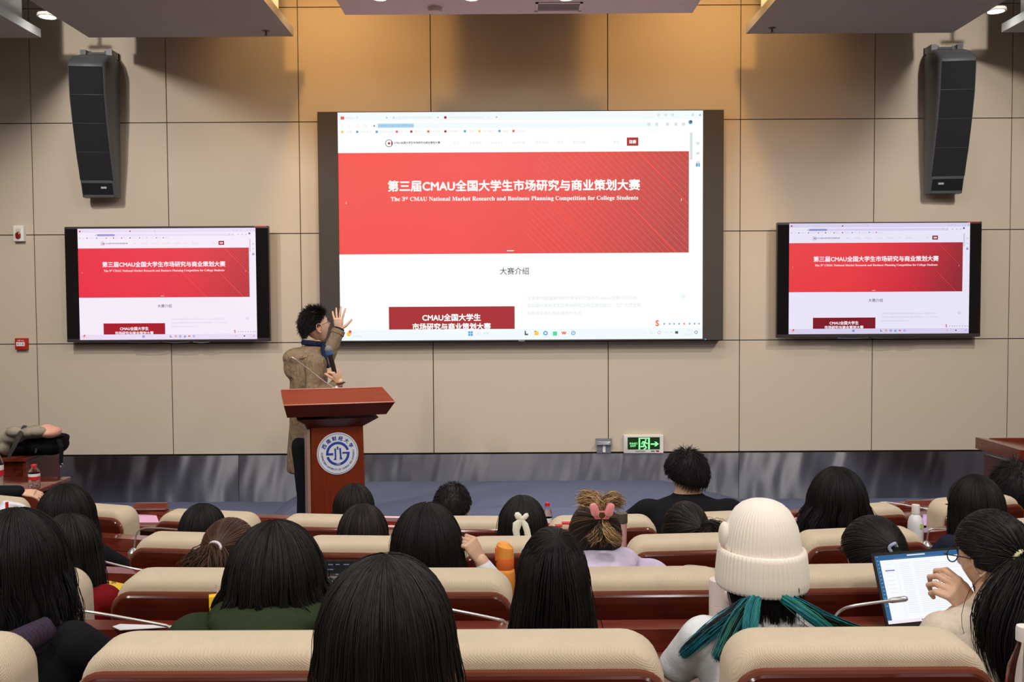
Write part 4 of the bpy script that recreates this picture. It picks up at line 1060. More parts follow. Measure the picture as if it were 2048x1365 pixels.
def cap_shell(A, nape=2.15, face=1.0):
    nu, nv = 48, 20; V = []; F = []
    for j in range(nv+1):
        for i in range(nu):
            th = -PI+2*PI*i/nu; fr = (1-math.cos(th))/2; lim = nape*(1-fr)+face*fr if abs(th) > 1.6 else nape-(nape-(nape+face)/2)*(1-math.cos(th))/1.03*.6
            ph = max(.001, lim*j/nv); V.append(sphere_dir(np.array(th), np.array(ph))*np.array(A))
    for j in range(nv):
        for i in range(nu): F.append((j*nu+i, j*nu+(i+1) % nu, (j+1)*nu+(i+1) % nu, (j+1)*nu+i))
    return (np.array(V), np.array(F), 0)
def smooth_path(pts, K):
    pts = [Vector(p) for p in pts]
    for _ in range(3):
        q = [pts[0]]
        for a, c in zip(pts, pts[1:]): q += [a*.75+c*.25, a*.25+c*.75]
        pts = q+[pts[-1]]
    d = [0]
    for a, c in zip(pts, pts[1:]): d.append(d[-1]+(c-a).length)
    out = []
    for k in range(K):
        t = d[-1]*k/(K-1); i = 0
        while i < len(d)-2 and d[i+1] < t: i += 1
        f = (t-d[i])/max(1e-9, d[i+1]-d[i]); out.append(pts[i].lerp(pts[i+1], min(1, max(0, f))))
    return np.array(out)
def hair_tied(A, tie, tails, seed, n=800, r=.0015, puff=.004, mix=(1, 0), nape=2.1, face=1.0, tail_n=None):
    """tie: point (head space) where the hair is gathered; tails: list of dict(path, rad, w, mi, friz, fan)"""
    rng = np.random.RandomState(seed); A = np.array(A); tie = np.array(tie, float); td = tie/A; td /= np.linalg.norm(td)
    K1, K2 = 10, 13
    th = rng.uniform(-PI, PI, n); fr = (1-np.cos(th))/2; lim = nape*(1-fr)+face*fr; ph = lim*rng.uniform(.15, 1.0, n)**.5
    ph[:n//3] = lim[:n//3]
    d0 = sphere_dir(th, ph); cosw = np.clip((d0*td).sum(-1), -1, .99999); om = np.arccos(cosw)
    off = rng.uniform(-.001, puff, n); P1 = np.zeros((n, K1, 3))
    for k in range(K1):
        t = (k/(K1-1)); a = np.sin((1-t)*om)/np.sin(om); b_ = np.sin(t*om)/np.sin(om)
        d = d0*a[:, None]+td*b_[:, None]; lift = off*(1-t)
        P1[:, k] = d*(A+lift[:, None])
        P1[:, k] += (tie-td*A)*(t**3)
    w = np.array([q['w'] for q in tails], float); w /= w.sum(); ti = rng.choice(len(tails), n, p=w)
    P2 = np.zeros((n, K2, 3)); mi = rng.choice(len(mix), n, p=np.array(mix)/sum(mix))
    for q_i, q in enumerate(tails):
        sel = np.where(ti == q_i)[0]
        if not len(sel): continue
        path = smooth_path([tuple(tie)]+list(q['path']), K2+1)[1:]; g = rng.randn(len(sel), 2)*.55; T = np.gradient(path, axis=0); T /= np.linalg.norm(T, axis=1, keepdims=True)+1e-9
        rf = np.array((.3, 1, .2)); U = np.cross(T, rf); U /= np.linalg.norm(U, axis=1, keepdims=True)+1e-9; W_ = np.cross(T, U)
        s = np.linspace(0, 1, K2); pr = q['rad']*(.35+.65*np.sin(np.clip(s*2.2, 0, PI/2)))*(1-q.get('close', .35)*s**2)
        P2[sel] = path[None]+(U[None]*g[:, 0, None, None]+W_[None]*g[:, 1, None, None]*q.get('flat', 1))*pr[None, :, None]
        P2[sel] += np.cumsum(rng.randn(len(sel), K2, 3), 1)*q.get('friz', .001)
        sh = rng.uniform(.72, 1.05, len(sel))
        if q.get('mi') is not None:
            mm = q['mi']; mi[sel] = rng.choice(mm, len(sel)) if hasattr(mm, '__len__') else mm
    base = rng.choice(len(mix), n, p=np.array(mix)/sum(mix))
    parts = [strand_parts(P1, r*rng.uniform(.7, 1.3, n), base, rng, .2), strand_parts(P2, r*rng.uniform(.7, 1.25, n), mi, rng, .7), cap_shell(A-.002, nape, face)]
    b = MB()
    for q in tails:
        if q['rad'] < .008 or q.get('core') == -1: continue
        path = smooth_path([tuple(tie)]+list(q['path']), 14); s = np.linspace(0, 1, 14)
        rr = q['rad']*.62*(.35+.65*np.sin(np.clip(s*2.2, 0, PI/2)))*(1-.8*s**3); b.tube([tuple(p) for p in path[:13]], list(rr[:13]), 8, 0)
    if b.v:
        mm = [q.get('core', 0) for q in tails][0]
        parts.append((np.array(b.v), np.array([f for f in b.f if len(f) == 4]), max(0, mm)))
    return parts
def hair_short(A, seed, n=1500, r=.0013, ln=.035, puff=.006, nape=2.1, face=.95, mix=(1, 0), tuft=0, comb=(0, 0, -1), messy=.5):
    rng = np.random.RandomState(seed); A = np.array(A); K = 6
    th = rng.uniform(-PI, PI, n); fr = (1-np.cos(th))/2; lim = nape*(1-fr)+face*fr; ph = np.arccos(1-rng.uniform(0, 1, n)*(1-np.cos(lim)))
    d = sphere_dir(th, ph); base = d*(A-.004); c = np.array(comb, float); tan = c-d*(d@c)[:, None]; tan += rng.randn(n, 3)*messy*.5
    whorl = np.cross(d, np.array((0, 0, 1.0))); tan += whorl*.3; tan /= np.linalg.norm(tan, axis=1, keepdims=True)+1e-9
    L_ = ln*rng.uniform(.6, 1.2, n); P_ = np.zeros((n, K, 3))
    for k in range(K):
        t = k/(K-1); P_[:, k] = base+d*((.004+puff*rng.uniform(.6, 1.4, n))*math.sin(t*1.8))[:, None]+tan*(L_*t)[:, None]
    mi = rng.choice(len(mix), n, p=np.array(mix)/sum(mix))
    return [strand_parts(P_, r*rng.uniform(.7, 1.3, n), mi, rng, .8), cap_shell(A, nape, face)]
# ---- assembling a seated person
PEOPLE = []
def seated(k, px, top, wpx, label, hair, top_kind='plain', top_mat=None, hair_mats=None, yaw=0, pitch=0, dx=0, dy=0, group=None, az=1.28, body='desk', body_parts=None, top_parts=None, bodydx=0, ears=True, byaw=0, top_name='sweater', headw=None, wide=1.0, lift=0):
    x = 0
    for _ in range(20): Yh = rowZ(k, x)+.42+dy; x = ray(px, 1050).x*Yh/ray(px, 1050).y
    tp = P(px, top, Yh); wr = wpx/1870*Yh; ax = wr/2
    A = (ax, ax*1.13, ax*az); Hc = Vector((tp.x, Yh, tp.z-A[2]))
    fz = floorz(k); s = (Hc.z+.112-fz)/1.225; s = max(.86, min(1.12, s))
    root = Vector((tp.x+bodydx, Yh-.10*s, fz))
    HM = Matrix.Translation(Hc-root) @ Matrix.Rotation(yaw, 4, 'Z') @ Matrix.Rotation(pitch, 4, 'X')
    hs = headw or min(1.15, max(.92, (ax-.012)/.080))
    HS = HM @ Matrix.Diagonal((hs, min(hs, 1.05), min(hs, 1.05), 1))
    R = Matrix.Rotation(byaw, 4, 'Z') @ Matrix.Diagonal((s*wide, s, s, 1)) 
    # body parts are moved so that the neck meets the head
    neck = Vector((0, .095*s, 1.10*s)); sh = (Hc-root)-Vector((0, .0, .03))-neck
    def carry(V):
        V = xf(V, R); t = np.clip((V[:, 2]-.55*s)/(.5*s), 0, 1)[:, None]; t = t*t*(3-2*t); return V+t*np.array((sh.x, sh.y, min(0.06, max(-.06, sh.z))+lift))
    bp = body_parts or BODY[body]
    parts = [(carry(v), f, m) for v, f, m in bp]
    parts.append((xf(HEAD[0], HS), HEAD[1], 0)); parts.append((xf(HEAD[2], HS), np.array(HEAD[3]), 0))
    me = mesh_np('person', parts, [M_SKIN]); o = bpy.data.objects.new('person', me); COL.objects.link(o); o.location = root
    tag(o, label, 'person', group)
    hm = mesh_np('hair', [(xf(v, HM), f, m) for v, f, m in hair(A, HM, root)], hair_mats or [M_HAIR, M_HAIR2])
    h = bpy.data.objects.new('hair', hm); COL.objects.link(h); h.parent = o
    tv = top_parts or TOPS[top_kind]
    tm = mesh_np(top_name, [(carry(tv[0]), tv[1], 0)], [top_mat]); t_ = bpy.data.objects.new(top_name, tm); COL.objects.link(t_); t_.parent = o
    qm = mesh_np('trousers', [(carry(TROU[0]), TROU[1], 0)], [MATS.get('denim') or mat('denim', srgb(44, 50, 66), 0.9, noise=.1, nscale=200)]); q = bpy.data.objects.new('trousers', qm); COL.objects.link(q); q.parent = o
    PEOPLE.append(o)
    return o, HM, root, A, Hc
def inh(HM, root, px, py, Y):
    """pixel at depth Y -> head space"""
    return tuple(HM.inverted() @ (P(px, py, Y)-root))
def part_np(name, parts, mats, parent):
    o = bpy.data.objects.new(name, mesh_np(name, parts, mats)); COL.objects.link(o); o.parent = parent; return o
def glasses(o, HM, hs=1.0, m=None):
    b = MB(); M = HM @ Matrix.Diagonal((hs, hs, hs, 1))
    for s in (-1, 1):
        c = Vector((s*.034, .097, -.004)); b.tube([c+Vector((.024*math.cos(a*PI/10), 0, .020*math.sin(a*PI/10))) for a in range(21)], .0016, 6, 0, M)
        b.tube([c+Vector((s*.024, 0, .006)), (s*.080, .09, .004), (s*.084, .03, .002), (s*.082, -.02, -.004), (s*.078, -.035, -.02)], .0016, 6, 0, M)
    b.tube([(-.010, .098, 0), (0, .101, .002), (.010, .098, 0)], .0016, 6, 0, M)
    return b.build('glasses', m or M_BLACK, o)
def cloth(name, c, **kw): return mat('cloth_'+name, srgb(*c), 0.92, noise=.06, nscale=60, bump=.3, bscale=180, spec=.1, **kw)
C_BLACK = cloth('black', (26, 26, 30)); C_GREEN = cloth('olive', (46, 56, 36)); C_WHITE = cloth('white', (226, 228, 230)); C_LAV = cloth('lavender', (206, 194, 220))
C_NAVY = cloth('navy', (36, 40, 58)); C_RIB = cloth('oat', (214, 200, 182)); C_DARK = cloth('charcoal', (48, 46, 48)); C_RED = cloth('red', (120, 22, 28))
L = lambda **kw: (lambda A, HM, root: hair_long(A, **kw))
G = 'seated audience seen from behind'
# P_G the large foreground head
seated(0, 770, 1118, 262, 'person with the largest, nearest head, straight dark hair with golden brown streaks', L(L=.42, seed=1, n=5200, r=.0011, flare=.26, taper=0, clump=.004, puff=.008, mix=(.62, .38, 0), ends=(2, 1.0), span=1.9), top_mat=C_DARK, hair_mats=[M_HAIR, M_HAIR2, mat('hair_gold', srgb(112, 78, 42), .45)], group=G, az=1.25, dy=.06)
# row 1
o, HM, root, A, Hc = seated(1, 28, 1020, 186, 'person at the far left with wavy dark hair, black coat and plaid scarf', L(L=.17, seed=2, n=2600, r=.0013, flare=.14, taper=.0, wave=.010, freq=2.2, clump=.012), top_kind='wide', top_mat=C_BLACK, group=G, top_name='coat', byaw=-.05)
b = MB(); c = Vector((0, .03, Hc.z-root.z-.15)); b.tube([c+Vector((.115*math.sin(a*PI/12), -.10*math.cos(a*PI/12), -.02*math.cos(a*PI/12))) for a in range(25)], .034, 12); b.tube([c+Vector((.02, -.12, -.02)), c+Vector((.09, -.13, .01)), c+Vector((.14, -.05, .03))], [.04, .038, .03], 12)
mp = mat('plaid', srgb(40, 44, 84), .9); N_ = mp.node_tree.nodes; ch = N_.new('ShaderNodeTexBrick'); ch.inputs['Scale'].default_value = 30; ch.inputs['Color1'].default_value = srgb(34, 38, 66); ch.inputs['Color2'].default_value = srgb(44, 28, 40); ch.inputs['Mortar'].default_value = srgb(74, 40, 56)
tc_ = N_.new('ShaderNodeTexCoord'); mp.node_tree.links.new(tc_.outputs['Object'], ch.inputs['Vector']); mp.node_tree.links.new(ch.outputs['Color'], N_['Principled BSDF'].inputs['Base Color']); b.build('scarf', mp, o)
seated(1, 549, 1048, 184, 'person in an olive green jacket with tousled chin-length dark hair', L(L=.135, seed=3, n=3000, r=.0013, flare=.20, taper=.10, wave=.016, freq=1.6, clump=.018, lvar=.22, puff=.01, mix=(.8, .2)), top_kind='hood', top_mat=C_GREEN, group=G, top_name='jacket', wide=1.3, lift=.055)
def hair_M(A, HM, root):
    return hair_long(A, L=.27, seed=4, n=2600, r=.0012, flare=.22, taper=0, clump=.007, wave=.003, puff=.004, mix=(.7, .3))+\
        hair_tied((A[0]*.98, A[1], A[2]*1.06), (0.01, -A[1]*.55, A[2]*.98), [dict(path=[(0, -A[1]*1.1, A[2]*.6), (0, -A[1]*1.2, 0), (-.005, -A[1]*1.15, -.12), (0, -A[1]*1.1, -.25)], rad=.05, w=1, flat=.4, friz=.0012, core=-1)], 41, n=500, nape=1.3, face=.9)
seated(1, 1105, 1063, 142, 'person in dark top whose straight black hair rises to a tuft at the crown', hair_M, top_mat=C_BLACK, group=G, az=1.45)
# the beanie wearer
rootQ = {}
def hair_Q(A, HM, root):
    i = lambda px, py, Y: inh(HM, root, px, py, Y)
    Yq = root.y
    T = [dict(path=[i(1490, 1215, Yq-.02), i(1460, 1270, Yq-.06), i(1436, 1318, Yq-.10)], rad=.017, w=1.2, mi=[0, 1, 1, 2], friz=.0008, core=1),
         dict(path=[i(1475, 1220, Yq-.01), i(1420, 1262, Yq-.02), i(1365, 1310, Yq)], rad=.014, w=.8, mi=[0, 1, 1], friz=.001),
         dict(path=[i(1500, 1200, Yq-.03), i(1492, 1235, Yq-.08), i(1490, 1270, Yq-.12)], rad=.008, w=.45, mi=[1, 1, 2], friz=.0006),
         dict(path=[i(1515, 1200, Yq-.03), i(1510, 1235, Yq-.08), i(1504, 1268, Yq-.12)], rad=.008, w=.45, mi=[1, 2], friz=.0006),
         dict(path=[i(1590, 1205, Yq-.03), i(1640, 1240, Yq-.02), i(1700, 1262, Yq+.02), i(1735, 1272, Yq+.03)], rad=.016, w=1.0, mi=[0, 0, 1, 2], friz=.001),
         dict(path=[i(1580, 1205, Yq-.05), i(1625, 1236, Yq-.08), i(1660, 1262, Yq-.09)], rad=.009, w=.5, mi=[1, 2], friz=.0008)]
    t0 = i(1532, 1176, Yq+.015)
    return hair_tied((A[0]*.78, A[1]*.80, A[2]*.82), t0, T, 5, n=2200, r=.0011, nape=2.25, face=1.2)+hair_long((A[0]*.86, A[1]*.84, A[2]*.7), L=.145, seed=55, n=1400, r=.0014, taper=.3, clump=.006, phi0=1.1, puff=.002)
o, HM, root, A, Hc = seated(1, 1524, 998, 172, 'person in a white knitted beanie and white sweater with teal-dyed hair ends', hair_Q, top_mat=C_WHITE, hair_mats=[M_HAIR, M_TEAL, M_TEAL2], group=G, az=1.25, wide=1.0, lift=-.025)
MK = mat('beanie_knit', srgb(238, 230, 218), 0.95, sheen=.3, spec=.1)
b = MB(); nb = 372; rings = []
def hatR(t, a, rib):  # t 0 top .. 1 bottom
    return 1+rib*(0.5+0.5*math.cos(a*62))
prof = [(0.02, 1.0), (.16, .99), (.32, .96), (.48, .90), (.62, .80), (.73, .66), (.81, .50), (.865, .32), (.90, .12), (.93, -.05)]
Hs = HM @ Matrix.Diagonal((A[0]*1.0, A[1]*1.0, A[2]*1.0, 1))
for r_, z_ in prof:
    rings.append([(r_*math.cos(2*PI*j/nb)*(1-.03*min(1, r_*1.3)*(0.5+0.5*math.cos(62*2*PI*j/nb))), r_*math.sin(2*PI*j/nb)*(1-.03*min(1, r_*1.3)*(0.5+0.5*math.cos(62*2*PI*j/nb))), z_) for j in range(nb)])
b.loft(rings, 0, Hs, cap=True); crown = b.build('beanie', MK, o, auto=0)
b = MB(); rings = []
for r_, z_ in [(.90, .06), (.955, .09), (.995, .07), (1.02, .0), (1.045, -.2), (1.07, -.42), (1.07, -.57), (1.04, -.63), (.97, -.62)]:
    rings.append([(r_*math.cos(2*PI*j/nb)*(1-.028*(0.5+0.5*math.cos(62*2*PI*j/nb))), r_*math.sin(2*PI*j/nb)*(1-.028*(0.5+0.5*math.cos(62*2*PI*j/nb))), z_) for j in range(nb)])
b.loft(rings, 0, Hs, cap=False); b.build('cuff', MK, crown, auto=0)
b = MB(); b.ball((-.86, .05, .30), (.14, .22, .26), 14, 10, 0, Hs); b.build('ear_bump', MK, crown)
b = MB(); ell_tube(b, [(0, .0, 0, .075, .07), (0, 0, .02, .070, .066), (0, 0, .035, .066, .062)])
# right woman with the laptop: ribbed sweater, low ponytail, hand at her chin
def hair_V(A, HM, root):
    i = lambda px, py, Y: inh(HM, root, px, py, Y); Y = root.y+.08
    return hair_tied(A, i(2038, 1118, Y-.06), [dict(path=[i(2052, 1150, Y-.12), i(2030, 1210, Y-.15), i(2010, 1280, Y-.16), i(2030, 1370, Y-.15)], rad=.05, w=1, friz=.0012), dict(path=[i(2030, 1135, Y-.10), i(1985, 1200, Y-.12), i(1975, 1260, Y-.13), i(2010, 1330, Y-.14)], rad=.028, w=.5, friz=.0018)], 6, n=2600, r=.0012, mix=(.8, .2), nape=2.0, face=1.15)
armV = [(-.165, .05, .90), (-.22, .16, .70), (-.06, .17, .93)]
bV = body_base('desk', left=armV, right=None)
o, HM, root, A, Hc = seated(1, 1990, 1022, 138, 'person in a cream ribbed sweater with low black ponytail, chin on hand, facing the laptop', hair_V, top_mat=C_RIB, yaw=.55, pitch=-.12, group=G, az=1.30, body_parts=bV, top_parts=top_base(g=.03, left=[armV[0], armV[1], tuple(Vector(armV[1]).lerp(Vector(armV[2]), .8))]), bodydx=.03)
glasses(o, HM, 1.0)
b = MB(); c = Vector(inh(HM, root, 2040, 1120, root.y+.01)); b.tube([c+Vector((.022*math.cos(a*PI/8), .006*math.sin(a), .022*math.sin(a*PI/8))) for a in range(17)], .007, 8, 0, HM); b.build('hair_tie', mat('cream_tie', srgb(214, 206, 160), .8), o)
Yv = root.y+.10; hv, hf = hand_np(P(1950, 1222, Yv)-root, P(1910, 1180, Yv)-P(1950, 1222, Yv), (-.35, -.5, .75), side=1, curls=[.75, .8, .85, .9], curl=.8, spread=.1, thumb=.5, sc=1.0)
me = o.data; me2 = mesh_np('person', [(np.array([v.co[:] for v in me.vertices]), np.array([p.vertices[:] for p in me.polygons]), 0), (hv, hf, 0)], [M_SKIN]); o.data = me2
b = MB(); limb(b, [P(1905, 1420, Yv-.02)-root, P(1915, 1310, Yv-.01)-root, P(1940, 1240, Yv)-root], [.062, .058, .042]); v2, f2 = organic(b, .006, 3); part_np('raised_sleeve', [(v2, f2, 0)], [C_RIB], o)
# row 2
seated(2, 137, 1030, 110, 'person with long straight brown-black hair and a red garment at the far left', L(L=.24, seed=7, n=1600, r=.0014, flare=.20, taper=0, clump=.006, mix=(.5, .5)), top_mat=C_RED, group=G)
def hair_J(A, HM, root): return hair_long(A, L=.20, seed=8, n=2400, r=.0013, flare=.16, taper=0, clump=.004, puff=.006, part=.2)
o, HM, root, A, Hc = seated(2, 853, 1008, 140, 'person with very smooth long black hair, cheek resting on a raised hand, white cuff', hair_J, top_mat=C_WHITE, group=G, az=1.3)
Yj = root.y+.06
hw, ht = P(962, 1122, Yj)-root, P(938, 1082, Yj)-root
hv, hf = hand_np(hw, ht-hw, (.75, -.6, .2), side=1, curls=[1.1, 1.15, 1.2, 1.2], curl=1.0, spread=.05, thumb=.3, sc=.92)
b = MB(); limb(b, [P(1002, 1190, Yj)-root, hw], [.034, .026]); v2, f2 = organic(b, .006, 3)
me = o.data; o.data = mesh_np('person', [(np.array([v.co[:] for v in me.vertices]), np.array([p.vertices[:] for p in me.polygons]), 0), (hv, hf, 0), (v2, f2, 0)], [M_SKIN])
b = MB(); limb(b, [P(1010, 1260, Yj+.02)-root, P(994, 1172, Yj)-root, P(968, 1134, Yj)-root], [.045, .040, .031]); v2, f2 = organic(b, .006, 3); part_np('raised_sleeve', [(v2, f2, 0)], [C_WHITE], o)
def hair_N(A, HM, root):
    i = lambda px, py, Y: inh(HM, root, px, py, Y); Y = root.y-.02
    return hair_tied(A, i(1205, 1040, Y-.03), [
        dict(path=[i(1200, 1010, Y-.05), i(1185, 995, Y-.04), i(1162, 1000, Y-.02)], rad=.012, w=.5, mi=[2, 2, 3], friz=.003, core=2),
        dict(path=[i(1205, 1008, Y-.05), i(1225, 997, Y-.04), i(1240, 1008, Y-.02)], rad=.010, w=.4, mi=[2, 3], friz=.003),
        dict(path=[i(1200, 1062, Y-.06), i(1192, 1075, Y-.07), i(1183, 1082, Y-.07)], rad=.010, w=.4, mi=[2, 3, 0], friz=.002),
        dict(path=[i(1210, 1060, Y-.07), i(1222, 1072, Y-.08), i(1236, 1082, Y-.07)], rad=.012, w=.5, mi=[2, 3], friz=.002),
        dict(path=[i(1203, 1055, Y-.06), i(1204, 1075, Y-.07), i(1205, 1090, Y-.07)], rad=.012, w=.4, mi=[0, 3], friz=.0015)], 9, n=1600, r=.0013, mix=(.93, .0, .0, .07), nape=2.3, face=1.1)
o, HM, root, A, Hc = seated(2, 1190, 1006, 104, 'person in a lavender hoodie with blond-streaked hair held by a pink claw clip', hair_N, top_kind='hood', top_mat=C_LAV, hair_mats=[mat('hair_dark_brown', srgb(36, 26, 22), .42), M_HAIR2, M_BLOND, mat('hair_sand', srgb(120, 92, 62), .45)], group=G, az=1.28, top_name='hoodie', wide=1.25, bodydx=.07, lift=.05, yaw=.15)
clip = MB(); MP_ = mat('pink_clip', srgb(236, 150, 152), .25, coat=.5)
for px in (1189, 1219):
    c = P(px, 1020, root.y-.085)-root; s = -1 if px == 1189 else 1
    clip.slab(.030, .048, .013, [(-.006, .004), (-.003, 0), (.006, 0)], 0, Matrix.Translation(c) @ Matrix.Rotation(s*.25, 4, 'Y'), n=5)
    for j in range(3): clip.tube([c+Vector((-s*.004+(j-1)*.007, 0, -.018)), c+Vector((-s*.010+(j-1)*.006, .004, -.032)), c+Vector((-s*.018+(j-1)*.004, .012, -.034))], .0028, 6)
clip.tube([P(1192, 1024, root.y-.08)-root, P(1218, 1024, root.y-.08)-root], .004, 8)
cp = clip.build('claw_clip', MP_, o)
def hair_S(A, HM, root):
    i = lambda px, py, Y: inh(HM, root, px, py, Y); Y = root.y
    return hair_tied(A, i(1786, 1094, Y-.04), [dict(path=[i(1795, 1108, Y-.07), i(1803, 1140, Y-.08), i(1800, 1190, Y-.08)], rad=.022, w=1, friz=.001)], 10, n=1800, r=.0013, mix=(.6, .4), nape=2.2, face=1.2)
o, HM, root, A, Hc = seated(2, 1748, 1033, 122, 'person with smooth hair gathered in a pale blue tie, ear and glasses just showing', hair_S, top_mat=C_DARK, yaw=.45, pitch=.1, group=G, az=1.3, bodydx=.04)
glasses(o, HM, 1.05)
b = MB(); c = Vector(inh(HM, root, 1787, 1096, root.y-.055)); b.tube([c+Vector((.016*math.cos(a*PI/8), .004*math.sin(a), .016*math.sin(a*PI/8))) for a in range(17)], .006, 8, 0, HM); b.build('hair_tie', mat('blue_tie', srgb(160, 172, 196), .8), o)
# row 3
seated(3, 130, 970, 106, 'person in black with smooth black hair, at the far left below the bottle', L(L=.22, seed=11, n=1500, r=.0016, flare=.20, taper=0, clump=.005), top_kind='wide', top_mat=C_BLACK, group=G, wide=1.1)
def hair_E(A, HM, root):
    i = lambda px, py, Y: inh(HM, root, px, py, Y); Y = root.y
    return hair_tied(A, i(430, 1096, Y-.05), [dict(path=[i(420, 1102, Y-.08), i(402, 1118, Y-.10), i(372, 1145, Y-.11)], rad=.030, w=.6, friz=.0025), dict(path=[i(434, 1104, Y-.08), i(432, 1130, Y-.10), i(430, 1170, Y-.11)], rad=.032, w=.7, friz=.0015)], 12, n=1800, r=.0015, mix=(.72, .28), nape=2.2, face=1.2)
o, HM, root, A, Hc = seated(2, 457, 1038, 104, 'person with a brown ponytail in a white and pink tie', hair_E, top_mat=C_DARK, hair_mats=[M_BROWN, M_BROWN2], yaw=-.35, pitch=-.05, group=G, az=1.25)
b = MB(); c = Vector(inh(HM, root, 430, 1095, root.y-.075)); b.tube([c+Vector((.024*math.cos(a*PI/8), .0, .018*math.sin(a*PI/8))) for a in range(17)], .005, 8, 0, HM); b.build('hair_tie', mat('white_tie', srgb(224, 214, 222), .8), o)
seated(3, 725, 1010, 98, 'person with round dark brown hair, seated directly behind the lectern-side neighbour', L(L=.16, seed=13, n=1500, r=.0016, flare=.12, taper=0, clump=.004, mix=(.5, .3, .2)), top_mat=C_DARK, hair_mats=[M_HAIR, M_HAIR2, M_BROWN], group=G)
def hair_bow(A, HM, root): return hair_long(A, L=.17, seed=14, n=1500, r=.0016, flare=.14, taper=0, clump=.005, mix=(.6, .4))
o, HM, root, A, Hc = seated(3, 1045, 993, 94, 'person with dark hair tied with a white satin bow', hair_bow, top_mat=C_DARK, group=G, az=1.35)
b = MB(); yb = root.y-.06
for pts in ([(1040, 1050), (1034, 1030), (1036, 1026)], [(1043, 1050), (1050, 1030), (1053, 1027)]): pass
MS = mat('white_satin', srgb(238, 236, 214), .35, sheen=.4)
def ribbon(pl, wd):
    b.tube([P(x, y, yb)-root for x, y in pl], wd, 10, 0, None, 0.35, up=(0, 1, 0))
ribbon([(1042, 1040), (1037, 1034), (1033, 1028), (1031, 1026)], [.010, .016, .012, .002]); ribbon([(1043, 1040), (1050, 1035), (1054, 1030), (1055, 1027)], [.008, .012, .010, .002])
ribbon([(1042, 1040), (1034, 1050), (1032, 1062), (1034, 1074)], [.010, .020, .016, .014]); ribbon([(1044, 1040), (1050, 1050), (1054, 1062), (1056, 1074)], [.008, .014, .014, .014])
b.build('hair_bow', MS, o)
def hair_P(A, HM, root):
    i = lambda px, py, Y: inh(HM, root, px, py, Y); Y = root.y
    return hair_tied(A, i(1402, 1056, Y-.05), [dict(path=[i(1420, 1052, Y-.08), i(1432, 1062, Y-.09), i(1424, 1072, Y-.10), i(1408, 1068, Y-.11)], rad=.026, w=1, friz=.003), dict(path=[i(1415, 1070, Y-.14), i(1418, 1085, Y-.26), i(1405, 1104, Y-.30)], rad=.012, w=.4, friz=.003), dict(path=[i(1440, 1058, Y-.10), i(1448, 1070, Y-.12)], rad=.02, w=.3, friz=.004)], 15, n=1600, r=.0015, mix=(.75, .25), nape=2.2, face=1.1)
seated(3, 1372, 1005, 94, 'person with a messy low side bun of dark hair', hair_P, top_mat=C_DARK, hair_mats=[M_HAIR, mat('hair_dark_brown2', srgb(46, 34, 28), .42)], yaw=.1, group=G, az=1.3)
seated(3, 1676, 939, 104, 'person with long wavy black hair standing out from the steel skirting', L(L=.26, seed=16, n=2400, r=.0015, flare=.42, taper=0, wave=.016, freq=2.2, clump=.018, puff=.014, lvar=.18), top_mat=C_BLACK, group=G, az=1.3)
o, HM, root, A, Hc = seated(3, 1952, 951, 98, 'person at right with very long straight glossy hair and round glasses', L(L=.34, seed=17, n=2000, r=.0015, flare=.10, taper=0, clump=.005, mix=(.7, .3)), top_mat=C_NAVY, group=G, yaw=.35, az=1.35)
glasses(o, HM, 1.12)
# row 4
seated(3, 404, 1009, 88, 'person with a small black-haired head between the brown ponytail and the front row', L(L=.14, seed=18, n=1100, r=.0018, flare=.1, taper=0, clump=.005), top_mat=C_BLACK, group=G)
seated(4, 708, 969, 78, 'person with dark hair overlapping the foot of the lectern', L(L=.16, seed=19, n=1200, r=.0018, flare=.14, taper=0, clump=.005, mix=(.6, .4)), top_mat=C_DARK, group=G)
seated(4, 904, 968, 74, 'person with short-cropped black hair and the right ear showing', lambda A, HM, root: hair_short(A, 20, n=2600, ln=.022, puff=.003, messy=.3, nape=1.95, face=1.0, mix=(.7, .3)), top_mat=C_DARK, group=G, yaw=-.18, az=1.25)
o, HM, root, A, Hc = seated(4, 1374, 900, 82, 'person in a black jacket sitting tall with short black hair, face turned left', lambda A, HM, root: hair_short(A, 21, n=3200, ln=.04, puff=.004, messy=.18, nape=2.05, face=1.0), top_kind='wide', top_mat=C_BLACK, group=G, yaw=.5, az=1.18, wide=1.28, top_name='jacket')
glasses(o, HM, 1.05)
seated(4, 2034, 925, 92, 'person cut off by the right edge with shaggy black hair', lambda A, HM, root: hair_short(A, 22, n=2600, ln=.06, puff=.006, messy=.35, nape=2.3, face=1.0), top_mat=C_DARK, group=G, az=1.3)
# ================================================================ THE PRESENTER
YP = 6.95
C_KHAKI = mat('cloth_khaki', srgb(132, 114, 92), 0.85, noise=.10, nscale=22, bump=1.0, bscale=16, bdist=.05, spec=.15, stretch=(1, 1, .55))
C_SHIRT = cloth('denim_shirt', (30, 38, 62)); C_TR = cloth('trouser_black', (26, 26, 32))
base = Vector((P(620, 900, YP).x, YP, zf))
def pp_(px, py, dy=0): return P(px, py, YP+dy)-base
psi = math.radians(-60); RB = Matrix.Rotation(psi, 4, 'Z')
def torso_rings(b, rows):
    for_ = []
    for px, z, rx, ry in rows:
        c = pp_(px, 700); M = Matrix.Translation((c.x, 0, z)) @ RB
        for_.append([tuple(M @ Vector((rx*math.cos(2*PI*j/24), ry*math.sin(2*PI*j/24), 0))) for j in range(24)])
    b.loft(for_)
zz = lambda py: pp_(620, py).z
sR, eR, wR = pp_(632, 730, -.16), pp_(628, 806, -.22), pp_(676, 770, -.20)
sL, eL, wL = pp_(618, 726, .17), pp_(652, 722, .36), pp_(678, 660, .44)
headc = pp_(629, 651, 0)
